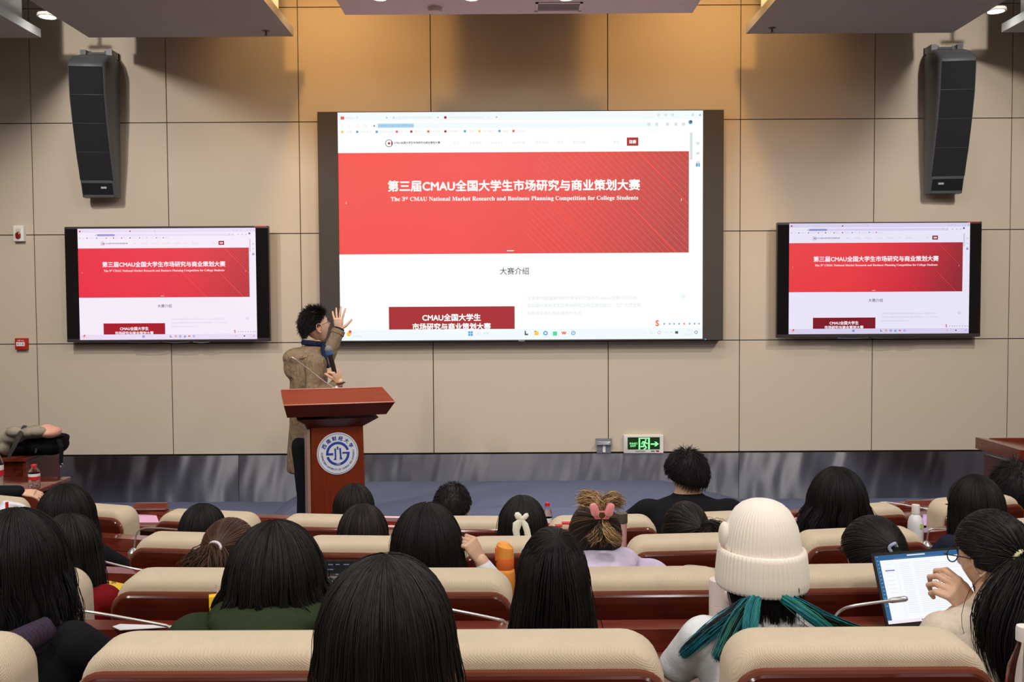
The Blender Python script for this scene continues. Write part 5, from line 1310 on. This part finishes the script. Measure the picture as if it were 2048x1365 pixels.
HP = Matrix.Translation(headc) @ Matrix.Rotation(math.radians(-52), 4, 'Z') @ Matrix.Rotation(math.radians(17), 4, 'X') @ Matrix.Diagonal((1.12, 1.12, 1.12, 1))
b = MB()
torso_rings(b, [(616, zz(905), .15, .11), (615, zz(850), .14, .10), (616, zz(790), .15, .11), (618, zz(740), .165, .11), (618, zz(722), .15, .09), (621, zz(707), .09, .07), (625, zz(698), .06, .06), (628, zz(680), .056, .058)])
limb(b, [sR, eR, wR], [.05, .04, .028]); limb(b, [sL, eL, wL], [.05, .04, .028])
hipz = zz(895)
for s_, dy in ((1, -.09), (-1, .09)):
    hx = pp_(612, 900).x+(.01 if s_ > 0 else -.03)
    limb(b, [(hx, dy, hipz), (hx+.01, dy, hipz*.52), (hx-.01, dy*1.1, .08)], [.085, .058, .042]); limb(b, [(hx-.02, dy*1.1, .045), (hx+.13, dy*1.1+.05, .035)], [.036, .03])
V, F = organic(b, .011, 6)
hl, hf_ = hand_np(wL, pp_(676, 625, .44)-wL, (-.15, -1, .1), side=1, curl=.12, curls=[.10, .10, .14, .20], spread=.34, thumb=1.05, sc=1.0)
wrR = pp_(680, 764, -.22)
hr, hrf = hand_np(wrR, pp_(668, 738, -.24)-wrR, (.75, -.6, .25), side=-1, curl=1.35, curls=[1.3, 1.35, 1.35, 1.3], spread=.04, thumb=.35, sc=1.0)
b = MB(); limb(b, [wR, wrR], [.028, .026]); v3, f3 = organic(b, .006, 2)
parts = [(V, F, 0), (hl, hf_, 0), (hr, hrf, 0), (v3, f3, 0), (xf(HEAD[0], HP), HEAD[1], 0), (xf(HEAD[2], HP), np.array(HEAD[3]), 0)]
man = bpy.data.objects.new('person', mesh_np('person', parts, [M_SKIN])); COL.objects.link(man); man.location = base
tag(man, 'person in a khaki hooded jacket at the lectern, one hand raised, holding a microphone', 'person')
hp = hair_short((.083, .106, .120), 31, n=4200, r=.0014, ln=.05, puff=.008, messy=.45, nape=1.95, face=.85, comb=(0, -.6, -.75))
part_np('hair', [(xf(v, Matrix.Translation(headc) @ Matrix.Rotation(math.radians(-52), 4, 'Z') @ Matrix.Rotation(math.radians(17), 4, 'X')), f, m) for v, f, m in hp], [M_HAIR, M_HAIR2], man)
glasses(man, HP, 1.0)
b = MB()
torso_rings(b, [(606, zz(945), .165, .13), (609, zz(900), .165, .135), (613, zz(850), .165, .13), (614, zz(800), .168, .13), (617, zz(755), .185, .135), (618, zz(732), .185, .12), (619, zz(718), .15, .10), (622, zz(706), .105, .088), (624, zz(697), .082, .078), (626, zz(691), .078, .075)])
limb(b, [sR, eR, wR.lerp(eR, .08)], [.078, .066, .050]); limb(b, [sL, eL, wL.lerp(eL, .1)], [.075, .064, .050])
for p_ in (sR, sL): b.ball(p_, .082, 14, 8)
back = RB @ Vector((0, -1, 0))
hc = pp_(609, 716)
b.ball(hc+back*.045, (.12, .11, .08), 18, 10); b.ball(hc+back*.07+Vector((0, 0, -.07)), (.09, .085, .10), 18, 10); b.ball(hc+back*.02+Vector((0, 0, .03)), (.115, .10, .05), 18, 10)
for k_ in (-1, 1): b.ball(pp_(622, 716)+(RB @ Vector((k_*.10, -.02, -.02))), (.075, .075, .045), 14, 8)
v, f = organic(b, .0105, 9)
jk = part_np('jacket', [(v, f, 0)], [C_KHAKI], man)
# folds of the hood lip, cuff and placket
b = MB()
c = pp_(621, 705); pts = []
for i in range(15):
    a = math.radians(200+140*i/14); pts.append(c+(RB @ Vector((.115*math.cos(a), .10*math.sin(a)-.02, -.015-.03*abs(math.sin(a))))))
b.tube(pts, .017, 8); b.build('hood_rim', C_KHAKI, jk)
b = MB(); d = (wR-eR).normalized(); b.tube([wR-d*.03, wR+d*.005], [.053, .052], 16); b.build('cuff', C_KHAKI, jk); b = MB(); d = (wL-eL).normalized(); b.tube([wL-d*.04, wL-d*.005], [.055, .053], 16); b.build('cuff', C_KHAKI, jk)
b = MB(); d = (wL-eL).normalized(); b.tube([wL-d*.02, wL+d*.012], [.042, .04], 14); b.build('shirt_cuff', C_SHIRT, man); b = MB(); c = pp_(626, 688)
b.tube([c+(RB @ Vector((.072*math.cos(a*PI/10), .075*math.sin(a*PI/10)+.0, .008*math.sin(a*PI/10)*-1+.004))) for a in range(21)], .013, 8, 0, None, 1.5)
b.tube([c+(RB @ Vector((.05, .06, -.01))), pp_(650, 716, -.10), pp_(655, 735, -.12)], [.02, .018, .012], 8)
b.build('shirt', C_SHIRT, man)
b = MB()
for s_, dy in ((1, -.09), (-1, .09)):
    hx = pp_(612, 900).x+(.01 if s_ > 0 else -.03)
    limb(b, [(hx, dy, hipz+.02), (hx+.01, dy, hipz*.52), (hx-.01, dy*1.1, .10)], [.098, .072, .058])
v, f = organic(b, .012, 3); part_np('trousers', [(v, f, 0)], [C_TR], man)
for s_, dy in ((1, -.09), (-1, .09)):
    hx = pp_(612, 900).x+(.01 if s_ > 0 else -.03); MB().ball((hx+.05, dy*1.1+.02, .045), (.14, .05, .045), 16, 8).build('shoe', M_BLACK, man)
b = MB(); b.tube([wrR+Vector((.034*math.cos(a*PI/8), .034*math.sin(a*PI/8), -.01+.006*math.cos(a*PI/8))) for a in range(17)], .005, 6); b.build('bracelet', mat('bracelet', srgb(60, 44, 34), .5), man)
# handheld microphone
mh, mt = P(657, 699, YP-.26), P(671, 752, YP-.24)
t = thing('handheld_microphone', 'black handheld microphone with grey mesh head and blue ring, held by the presenter', 'microphone', mh); d = (mt-mh).normalized()
MB().ball((0, 0, 0), .027, 18, 12).build('mesh_head', mat('mic_mesh', srgb(150, 148, 146), .5, metal=.3, bump=1, bscale=900), t)
MB().tube([d*.016, d*.03, d*.042], [.027, .028, .024], 16).build('blue_ring', mat('mic_blue', srgb(60, 96, 150), .4), t)
MB().tube([d*.04, d*.06, d*.18, d*.2], [.022, .0185, .0165, .013], 16).build('handle', M_BLACK, t)
# ================================================================ THINGS ON THE DESKS
def cyl_item(name, label, cat, loc, parts_, group=None):
    t = thing(name, label, cat, loc, 0, group)
    for nm, prof, m in parts_: MB().lathe(prof, 28).build(nm, m, t)
    return t
CLEAR = mat('clear_plastic', (.95, .97, 1, 1), .05, trans=1, ior=1.2); CLEAR2 = CLEAR
M_REDCAP = mat('red_cap', srgb(205, 30, 36), .4); M_LABEL = mat('label_red', srgb(196, 36, 44), .5); M_LABW = mat('label_white', srgb(232, 226, 228), .5)
def water_bottle(loc, h, r, label, cap=None, lab=None, grp=None):
    k = h/.23; t = thing('water_bottle', label, 'bottle', loc, 0, grp)
    S_ = [(r*.9, 0), (r, .006*k), (r, .06*k), (r*.95, .07*k), (r, .08*k), (r, .15*k), (r*.86, .175*k), (r*.42, .205*k), (r*.40, .215*k)]
    MB().lathe(S_, 28).build('body', CLEAR, t)
    MB().lathe([(r*1.01, .075*k), (r*1.015, .1*k), (r*1.015, .11*k)], 28, cap=False).build('red_band', lab or M_LABEL, t)
    MB().lathe([(r*1.01, .11*k), (r*1.015, .112*k), (r*1.01, .14*k)], 28, cap=False).build('label_band', M_LABW if lab is None else lab, t)
    MB().lathe([(r*.5, .212*k), (r*.5, .228*k), (r*.46, .232*k)], 24).build('cap', cap or M_REDCAP, t)
    return t
def at_desk(k, px, off, dz=0):
    p = on_desk(k, px, off=off); p.z += dz; return tuple(p)
# left raised desk with bottles
t = thing('side_desk', 'red-brown side desk with the two red-capped bottles at the left edge', 'desk', (-3.55, 6.18, zf)); zt_ = P(60, 978, 5.98).z
b = MB(); b.bbox((-.75, -.22, zt_-zf-.03), (P(84, 975, 6.0).x+3.55, .22, zt_-zf), .004); b.build('desktop', M_DESK, t)
b = MB(); b.box((-.73, -.2, 0), (P(80, 975, 6.0).x+3.55, -.17, zt_-zf-.03)); b.box((-.73, .17, 0), (P(80, 975, 6.0).x+3.55, .2, zt_-zf-.03)); b.build('panel', M_WOOD, t, smooth=False)
p = P(69, 976, 6.05); hb = P(69, 930, 6.05).z-zt_
water_bottle((p.x, 6.05, zt_), hb, .036, 'clear water bottle with red cap standing near the resting hand at left')
p = P(3, 970, 6.05); water_bottle((p.x, 6.0, zt_), P(3, 900, 6.0).z-zt_, .04, 'red-labelled water bottle cut by the left edge')
zc_ = P(40, 905, 7.3).z
p = P(19, 880, 7.45); water_bottle((p.x, 7.5, zc_+.0), P(19, 854, 7.5).z-zc_, .034, 'water bottle whose red cap peeps over the bags')
# bags and jacket on the cabinet
NB = lambda b_, c_, r_: b_.ball(c_, r_, 20, 12)
o = Vector((P(60, 900, 7.25).x, 7.2, zc_))
def q_(px, py, Y=7.2): return P(px, py, Y)-o
b = MB(); rs = random.Random(4)
for px, py, rx, rz in ((15, 893, .16, .07), (45, 893, .17, .08), (80, 892, .17, .085), (105, 890, .11, .08), (112, 878, .08, .04), (60, 880, .2, .05)):
    c_ = q_(px, py); c_.z = max(c_.z, rz*.9); b.ball(c_, (rx, .16, rz), 20, 12)
v, f = organic(b, .012, 2); bag = bpy.data.objects.new('backpack', mesh_np('backpack', [(v, f, 0)], [cloth('bag_black', (20, 20, 24))])); COL.objects.link(bag); bag.location = o
tag(bag, 'black backpack lying on the cabinet at left, strap hanging down', 'backpack')
b = MB(); b.tube([q_(108, 885, 7.1), q_(120, 874, 7.08), q_(130, 872, 7.08)], .022, 8, 0, None, .4); b.tube([q_(118, 880, 7.03), q_(123, 895, 6.95), q_(122, 930, 6.95)], [.02, .016, .012], 8, 0, None, .4); b.build('strap', MATS['cloth_bag_black'], bag)
b = MB(); c_ = q_(123, 931, 6.95); b.tube([c_+Vector((.012*math.cos(a*PI/8), 0, .012*math.sin(a*PI/8))) for a in range(17)], .003, 6); b.tube([q_(73, 898, 7.02), q_(71, 906, 7.02)], .006, 6); b.build('buckle', M_GREY, bag)
b = MB()
for px, py, rx, rz in ((10, 876, .12, .07), (28, 872, .14, .07), (50, 866, .13, .05), (75, 864, .12, .05), (20, 892, .05, .08)): b.ball(q_(px, py, 7.12), (rx, .14, rz), 20, 12)
for px in (30, 55, 75): b.ball(q_(px, 866+rs.randint(-3, 3), 7.0), (.07, .05, .04), 14, 8)
v, f = organic(b, .011, 1); jk2 = bpy.data.objects.new('folded_jacket', mesh_np('folded_jacket', [(v, f, 0)], [mat('cloth_sage', srgb(140, 132, 116), .9, noise=.25, nscale=12, bump=.5, bscale=40)])); COL.objects.link(jk2); jk2.location = o
tag(jk2, 'grey-beige jacket folded on top of the black backpack at left', 'jacket')
b = MB(); b.ball(q_(101, 865, 7.08), (.075, .10, .045), 18, 12); b.ball(q_(92, 861, 7.08), (.06, .1, .045), 16, 10); v, f = organic(b, .009, 2)
part_np('pink_lining', [(v, f, 0)], [cloth('peach', (212, 160, 138))], jk2)
b = MB(); b.tube([q_(50, 852, 7.0), q_(38, 872, 6.94), q_(27, 895, 6.93), q_(14, 922, 6.95)], [.02, .026, .02, .012], 8, 0, None, .3); ow = b.build('umbrella', cloth('dark_grey', (60, 58, 56))); ow.location = o
tag(ow, 'narrow dark folded umbrella leaning across the bags at left', 'umbrella')
# nameplate wedges and papers
def sheet(label, pts, z, c, name='paper', cat='paper', grp=None, th=.002):
    q = [PZ(x, y, z) for x, y in pts]; o_ = q[0].copy(); b = MB()
    b.loft([[(p.x-o_.x, p.y-o_.y, 0) for p in q], [(p.x-o_.x, p.y-o_.y, th) for p in q]]); ob = b.build(name, mat('paper_'+'_'.join(map(str, c)), srgb(*c), .7), smooth=False); ob.location = o_
    return tag(ob, label, cat, grp)
z4 = DZ[4]
sheet('pink paper sheet on the front desk between the two left chairs', [(272, 1046), (318, 1046), (310, 1024), (272, 1022)], z4+.001, (226, 176, 206))
sheet('pink paper sheet on the front desk left of the centre', [(750, 1054), (806, 1056), (800, 1034), (752, 1033)], z4+.001, (240, 196, 206))
sheet('lavender paper sheet beside the white capped bottle', [(1844, 1052), (1862, 1052), (1862, 1030), (1846, 1030)], z4+.001, (206, 168, 226))
sheet('pink paper glimpsed between wavy hair and white beanie', [(1585, 1045), (1612, 1045), (1612, 1036), (1587, 1036)], z4+.001, (226, 150, 168))
sheet('narrow white sheet on the nearest desk at left', [(372, 1254), (240, 1262), (225, 1255), (240, 1250)], DZ[1]+.071, (226, 226, 230))
def wedge(px, py, label):
    p = P(px, py, 5.9); p = PZ(px, py, z4+.036) ; t = thing('name_stand', label, 'name stand', (p.x, p.y, z4+.036), 0, 'wooden name stands')
    b = MB(); b.loft([[(-.11, -.03, 0), (.11, -.03, 0), (.11, .05, 0), (-.11, .05, 0)], [(-.10, .02, .035), (.10, .02, .035), (.10, .04, .035), (-.10, .04, .035)]]); b.build('stand', M_WOOD, t, smooth=False)
    MB().box((-.10, -.026, .004), (.10, -.022, .006)).build('trim', M_SILVER, t, smooth=False)
wedge(300, 1019, 'red-brown wooden name stand beside the pink paper at left')
wedge(1848, 1014, 'red-brown wooden name stand beside the white capped bottle')
# yellow card on desk 2
p = on_desk(2, 204, off=-.10); t = thing('yellow_card', 'yellow notice card on a clear stand at the far left', 'card', (P(200, 1160, p.y).x, p.y, p.z))
b = MB(); Mx = Matrix.Rotation(math.radians(-50), 4, 'X'); w_ = .085
b.box((-w_, 0, .0), (w_, .002, .075), 0, Mx); b.build('card', mat('card_yellow', srgb(236, 200, 48), .6), t, smooth=False)
b = MB(); put_text(b, '请勿饮食', 0, .052, -.001, width=.11, M=Mx, bold=.0006); put_text(b, '吸烟', 0, .026, -.001, height=.02, M=Mx, bold=.0006); b.build('lettering', mat('ink_brown', srgb(130, 90, 30), .7), t, smooth=False)
sheet('yellow paper corner beside the right hand wavy-haired neighbour', [(1846, 1088), (1866, 1088), (1859, 1074), (1850, 1074)], DZ[3]+.003, (232, 190, 80))
sheet('white papers on the third desk by the glasses wearer', [(1862, 1096), (1890, 1094), (1902, 1078), (1884, 1086)], DZ[3]+.006, (238, 232, 226))
# white tumbler with red printed panel
Yt = 2.62; p = P(1444, 1200, Yt); zt1 = P(1444, 1158, Yt).z; h = zt1-DZ[1]; t = thing('tumbler', 'tall white vacuum tumbler with red printed panel beside the beanie wearer', 'bottle', (p.x, Yt, DZ[1]))
M_TUM = mat('tumbler_white', srgb(236, 222, 214), .35); r = .0365
MB().lathe([(r*.95, 0), (r, .004), (r, h*.72), (r*.985, h*.722), (r*.985, h*.728), (r, h*.73)], 40).build('body', M_TUM, t)
lid = MB().lathe([(r, h*.73), (r, h*.97), (r*.97, h*.99), (r*.2, h)], 40).build('lid', M_TUM, t)
MB().slab(.026, .04, .0125, [(-.012, .003), (-.009, 0), (.006, 0)], 0, Matrix.Rotation(math.radians(18), 4, 'Z') @ Matrix.Translation((0, -r+.004, h*.85)), n=6).build('latch', mat('latch', srgb(226, 206, 200), .3), lid)
b = MB(); n = 16; a0, a1 = math.radians(-125), math.radians(-50); z0, z1 = h*.40, h*.62
vs = [((r+.0006)*math.cos(a0+(a1-a0)*i/n), (r+.0006)*math.sin(a0+(a1-a0)*i/n), z) for z in (z0, z1) for i in range(n+1)]
b.add(vs, [(i, i+1, n+2+i, n+1+i) for i in range(n)]); b.build('red_panel', mat('panel_red', srgb(140, 28, 52), .5), t)
def wrap_text(b, s, ang, z, hh, bold=0, rr=None):
    vs_, fs_, bb = text_geo(s); k = hh/(bb[3]-bb[2]); cx, cz = (bb[0]+bb[1])/2, (bb[2]+bb[3])/2; R_ = r+.001
    b.add([(R_*math.cos(math.radians(ang)+(v[0]-cx)*k/R_), R_*math.sin(math.radians(ang)+(v[0]-cx)*k/R_), z+(v[1]-cz)*k) for v in vs_], fs_)
b = MB()
for i, ch in enumerate('佳考必过'): wrap_text(b, ch, -115, h*(.59-i*.045), .010)
wrap_text(b, '逢', -85, h*.565, .03); wrap_text(b, '考', -62, h*.51, .022); b.build('panel_lettering', M_LABW, t, smooth=False)
b = MB(); wrap_text(b, 'Right', -108, h*.655, .009); wrap_text(b, '上', -140, h*.56, .008); wrap_text(b, '岸', -140, h*.52, .008); b.build('blue_lettering', mat('ink_blue', srgb(70, 64, 120), .6), t, smooth=False)
# orange bottle
Yo = 3.6; p = P(1010, 1100, Yo); h = P(1010, 1085, Yo).z-DZ[2]; t = thing('drink_bottle', 'orange sports bottle with flip lid behind the second row chair', 'bottle', (p.x, Yo, DZ[2])); r = .038
MO = mat('orange_matte', srgb(238, 156, 62), .6, noise=.05, nscale=120); MO2 = mat('orange_lid', srgb(222, 108, 40), .4)
MB().lathe([(r*.9, 0), (r, .008), (r, h*.52), (r*.97, h*.56), (r*.84, h*.585)], 32).build('body', MO, t)
lid = MB().lathe([(r*.86, h*.575), (r*.92, h*.60), (r*.92, h*.76), (r*.88, h*.77)], 32).build('lid_base', MO2, t)
b = MB(); b.loft([[(x_*r*.9, y_*r*.9, h*.76) for x_, y_ in [(math.cos(a*PI/12), math.sin(a*PI/12)) for a in range(24)]], [(x_*r*.88, y_*r*.88, h*(.93-.03*x_)) for x_, y_ in [(math.cos(a*PI/12), math.sin(a*PI/12)) for a in range(24)]], [(x_*r*.5-.004, y_*r*.5, h*(.995-.01*x_)) for x_, y_ in [(math.cos(a*PI/12), math.sin(a*PI/12)) for a in range(24)]]]); b.build('flip_top', MO, lid)
b = MB(); b.bbox((-r*1.02, -r*.55, h*.72), (-r*.55, -r*.3, h*.93), .003); b.build('latch', MO2, lid)
# juice box with straw
Yb = rowZ(2, -1.2)-.125; p = P(431, 1226, Yb); zb_ = DZ[1]+.071; hh = P(431, 1191, Yb).z-zb_; t = thing('juice_box', 'small yellow juice box with a pink-white straw beside the green jacket', 'juice box', (P(432, 1200, Yb).x, Yb, zb_), math.radians(18))
b = MB(); b.bbox((-.021, -.016, 0), (.021, .016, hh), .0015); b.build('carton', mat('juice_yellow', srgb(246, 200, 36), .4), t)
b = MB(); b.box((-.014, -.0168, hh*.1), (.016, -.0162, hh*.78)); b.build('printed_panel', mat('juice_orange', srgb(206, 130, 40), .5), t, smooth=False)
b = MB(); b.tube([(.006, 0, hh-.002), (.004, 0, hh+.028), (.0, 0, hh+.034)], .0028, 8); b.build('straw', mat('straw', srgb(232, 206, 196), .4), t)
# red capped bottle, white lunch box, pink tumbler, white capped bottle
p = P(1095, 1050, 5.27); water_bottle((p.x, 5.27, z4), P(1095, 1007, 5.27).z-z4, .027, 'clear water bottle with red cap just left of the white food box')
Yl = 4.62; zb3 = DZ[3]; p = P(1120, 1060, Yl); zt3 = P(1120, 1050, Yl).z
t = thing('food_box', 'white lidded food box with red print before the clip-haired head', 'food box', (P(1132, 1060, Yl).x, Yl, zb3)); hh = zt3-zb3
b = MB(); b.slab(.17, .12, .03, [(0, .014), (hh*.9, 0), (hh*.93, 0)], 0, Matrix.Rotation(PI/2, 4, 'X') @ Matrix.Scale(-1, 4, (0, 1, 0)), n=5); b.build('tray', M_WHITEP, t)
b = MB(); b.slab(.18, .13, .032, [(hh*.92, 0), (hh*.97, 0), (hh, .008)], 0, Matrix.Rotation(PI/2, 4, 'X') @ Matrix.Scale(-1, 4, (0, 1, 0)), n=5); b.build('lid', M_WHITEP, t)
b = MB(); b.box((-.055, -.05, hh), (-.02, -.015, hh+.006)); b.box((-.02, .0, hh), (.05, .04, hh+.006)); b.build('red_print', M_LABEL, t, smooth=False)
Yk = 4.55; p = P(1243, 1060, Yk); h = P(1243, 1026, Yk).z-DZ[3]
cyl_item('tumbler', 'slim pink tumbler with dark lid right of the claw clip', 'bottle', (p.x, Yk, DZ[3]), [('body', [(.020, 0), (.022, .01), (.027, h*.82)], mat('tumbler_pink', srgb(214, 160, 158), .5)), ('lid', [(.029, h*.82), (.030, h*.84), (.030, h*.99), (.027, h)], mat('lid_dark', srgb(84, 76, 68), .5))])
Yw = rowZ(4, 1.75)-.36; p = P(1831, 1060, Yw); h = P(1831, 1010, Yw).z-DZ[3]; r = .038
t = thing('drink_bottle', 'white plastic drink bottle with white cap on the third desk at right', 'bottle', (p.x, Yw, DZ[3]))
MB().lathe([(r*.9, 0), (r, .006), (r, h*.6), (r*.97, h*.68), (r*.8, h*.77), (r*.5, h*.82), (r*.42, h*.84)], 28).build('body', mat('milk_plastic', srgb(228, 228, 232), .3), t)
MB().lathe([(r*.52, h*.84), (r*.52, h*.985), (r*.48, h)], 24).build('cap', M_WHITEP, t)
b = MB(); b.box((.008, -r-.0015, h*.60), (.02, -r*.9, h*.68)); b.build('green_mark', mat('mark_green', srgb(190, 205, 90), .5), t, smooth=False)
Yq2 = 1.72; p = P(2046, 1300, Yq2); h = P(2046, 1256, Yq2).z-DZ[0]; water_bottle((p.x+.004, Yq2, DZ[0]), h, .033, 'water bottle with violet-blue label at the lower right edge', cap=M_WHITEP, lab=mat('label_blue', srgb(84, 92, 176), .4))
# white bag with red straw at the left
Yg = 4.75; p = P(18, 1010, Yg); t = thing('takeaway_bag', 'crumpled white plastic bag with a red straw at the left edge', 'bag', (p.x, Yg, DZ[3]))
b = MB(); hz = P(18, 1010, Yg).z-DZ[3]
b.ball((-.02, 0, hz*.5), (.09, .07, hz*.52), 16, 10); b.tube([(-.07, 0, hz*.8), (-.02, 0, hz*1.03), (.06, 0, hz*.98), (.09, 0, hz*.93)], [.02, .018, .014, .008], 8); v, f = organic(b, .008, 1)
part_np('bag_body', [(v, f, 0)], [mat('bag_white', srgb(226, 226, 236), .4)], t)
b = MB(); b.tube([(.022, -.06, hz*.75), (.022, -.06, hz*1.09)], .0075, 10); b.build('straw', M_REDCAP, t)
# ---- laptops
def laptop(label, BL, yaw, lean, w, h, zbase, content, name='laptop', dep=.22):
    t = thing(name, label, 'laptop', BL, yaw); M = Matrix.Rotation(math.radians(-lean), 4, 'X')
    lid = MB().slab(w, h, .006, [(0, 0), (.005, 0), (.006, .002)], 0, M @ Matrix.Translation((w/2, 0, h/2)), n=4).build('screen_lid', M_BLACK, t)
    b = MB(); content(b, w, h, M); b.build('display', content.mats, lid, smooth=False)
    b = MB(); b.slab(w, dep, .006, [(0, .001), (.002, 0), (.014, 0), (.016, .001)], 0, Matrix.Translation((w/2, -dep/2, -.018)) @ Matrix.Rotation(PI/2, 4, 'X') , n=4)
    b.build('keyboard_base', mat('laptop_grey', srgb(130, 134, 142), .4, metal=.4), t)
    b = MB()
    for j in range(4):
        for i in range(12): b.box((w*.08+i*w*.07, -dep*.18-j*.021-.008, -.0022), (w*.08+i*w*.07+w*.058, -dep*.18-j*.021+.008, -.0008))
    b.build('keys', M_BLACK, t, smooth=False)
    return t
def RQ(b, M, x0, z0, x1, z1, mi, y=-.0006): b.add([(x0, y, z0), (x1, y, z0), (x1, y, z1), (x0, y, z1)], [(0, 1, 2, 3)], mi, M)
def doc(b, w, h, M):
    m = .008; X0, X1, Z0, Z1 = m, w-m, .024, h-m; W_ = X1-X0; H_ = Z1-Z0
    RQ(b, M, X0, Z0, X1, Z1, 0); RQ(b, M, X0, Z1-H_*.075, X1, Z1, 1, -.0008); RQ(b, M, X0, Z0+H_*.05, X0+W_*.045, Z1, 1, -.0008)
    RQ(b, M, X0+W_*.35, Z1-H_*.035, X0+W_*.55, Z1-H_*.015, 2, -.001); RQ(b, M, X0+W_*.2, Z1-H_*.062, X0+W_*.7, Z1-H_*.058, 3, -.001)
    for i in range(14): RQ(b, M, X0+W_*.015, Z1-H_*(.03+i*.055), X0+W_*.03, Z1-H_*(.015+i*.055), 3, -.001)
    RQ(b, M, X0+W_*.08, Z1-H_*.24, X0+W_*.185, Z1-H_*.222, 5, -.001)
    for i in range(10): RQ(b, M, X0+W_*.09, Z1-H_*(.14+i*.06), X0+W_*.16, Z1-H_*(.136+i*.06), 4, -.0009)
    RQ(b, M, X0+W_*.205, Z0+H_*.08, X0+W_*.207, Z1-H_*.12, 4, -.0009)
    for i in range(26):
        z = Z1-H_*(.14+i*.029); RQ(b, M, X0+W_*.25, z, X0+W_*.36, z+.0008, 4, -.0009); RQ(b, M, X0+W_*.40, z, X0+W_*(.95 if i % 5 else .6), z+.0008, 4, -.0009)
    RQ(b, M, X0, Z0, X1, Z0+H_*.045, 6, -.0009); RQ(b, M, X0+W_*.36, Z0+H_*.015, X0+W_*.38, Z0+H_*.033, 5, -.001)
doc.mats = [emis('doc_white', srgb(248, 250, 255), 1.0), emis('doc_blue', srgb(48, 98, 144), 1), emis('doc_pale', srgb(214, 228, 240), 1), emis('doc_mid', srgb(120, 160, 200), 1), emis('doc_grey', srgb(206, 212, 224), 1), emis('doc_accent', srgb(120, 130, 225), 1), emis('doc_bar', srgb(246, 232, 240), 1)]
Yp = 2.74; BL = P(1776, 1267, Yp)
laptop('open laptop with bright document and blue sidebar on the second desk at right', BL, math.radians(14), 21, .335, .232, 0, doc)
def night(b, w, h, M):
    rr = random.Random(5); RQ(b, M, .006, .01, w-.006, h-.006, 0)
    for j in range(9):
        z = h-.02-j*.019
        for i in range(10):
            if rr.random() < .75: RQ(b, M, .014+i*.031, z, .014+i*.031+rr.uniform(.008, .024), z+.004, rr.choice((1, 1, 2, 3, 1)), -.0008)
    RQ(b, M, .055, h-.085, .075, h-.07, 4, -.001)
night.mats = [emis('night_bg', srgb(8, 10, 16), 1), emis('night_grey', srgb(96, 104, 120), 1), emis('night_red', srgb(190, 60, 70), 1), emis('night_blue', srgb(60, 90, 140), 1), emis('night_white', srgb(210, 214, 220), 1)]
BL = P(648, 1152, 3.66)
laptop('dark-screened laptop half hidden behind the two nearest heads', BL, 0, 14, .32, .075 if False else P(648, 1119, 3.68).z-BL.z, 0, night)
# the arm resting by the bottle: a person mostly outside the frame
arr = [(.165, .05, .90), (.30, .18, .82), (.40, .20, .90)]
def hair_X(A, HM, root): return hair_long(A, L=.16, seed=33, n=500, r=.002, flare=.1, taper=0)
Rb = None
o, HM, root, A, Hc = seated(4, -105, 955, 84, 'person outside the left edge whose black-sleeved arm reaches in beside the bottle', hair_X, top_mat=C_BLACK, group=None, body_parts=body_base(right=arr), top_parts=top_base(right=arr))
w0 = P(40, 985, 5.72)-root; w1 = P(74, 988, 5.74)-root
hv, hf = hand_np(w0, w1-w0, (0, -.4, .9), side=-1, curl=.45, spread=.05, thumb=.3, sc=.95)
b = MB(); limb(b, [P(-20, 986, 5.68)-root, w0], [.036, .028]); v2, f2 = organic(b, .007, 2)
me = o.data; o.data = mesh_np('person', [(np.array([v.co[:] for v in me.vertices]), np.array([p.vertices[:] for p in me.polygons]), 0), (hv, hf, 0), (v2, f2, 0)], [M_SKIN])
b = MB(); limb(b, [P(-90, 1010, 5.6)-root, P(-30, 988, 5.66)-root, P(36, 984, 5.71)-root], [.055, .05, .040]); v2, f2 = organic(b, .007, 2); part_np('sleeve', [(v2, f2, 0)], [C_BLACK], o)
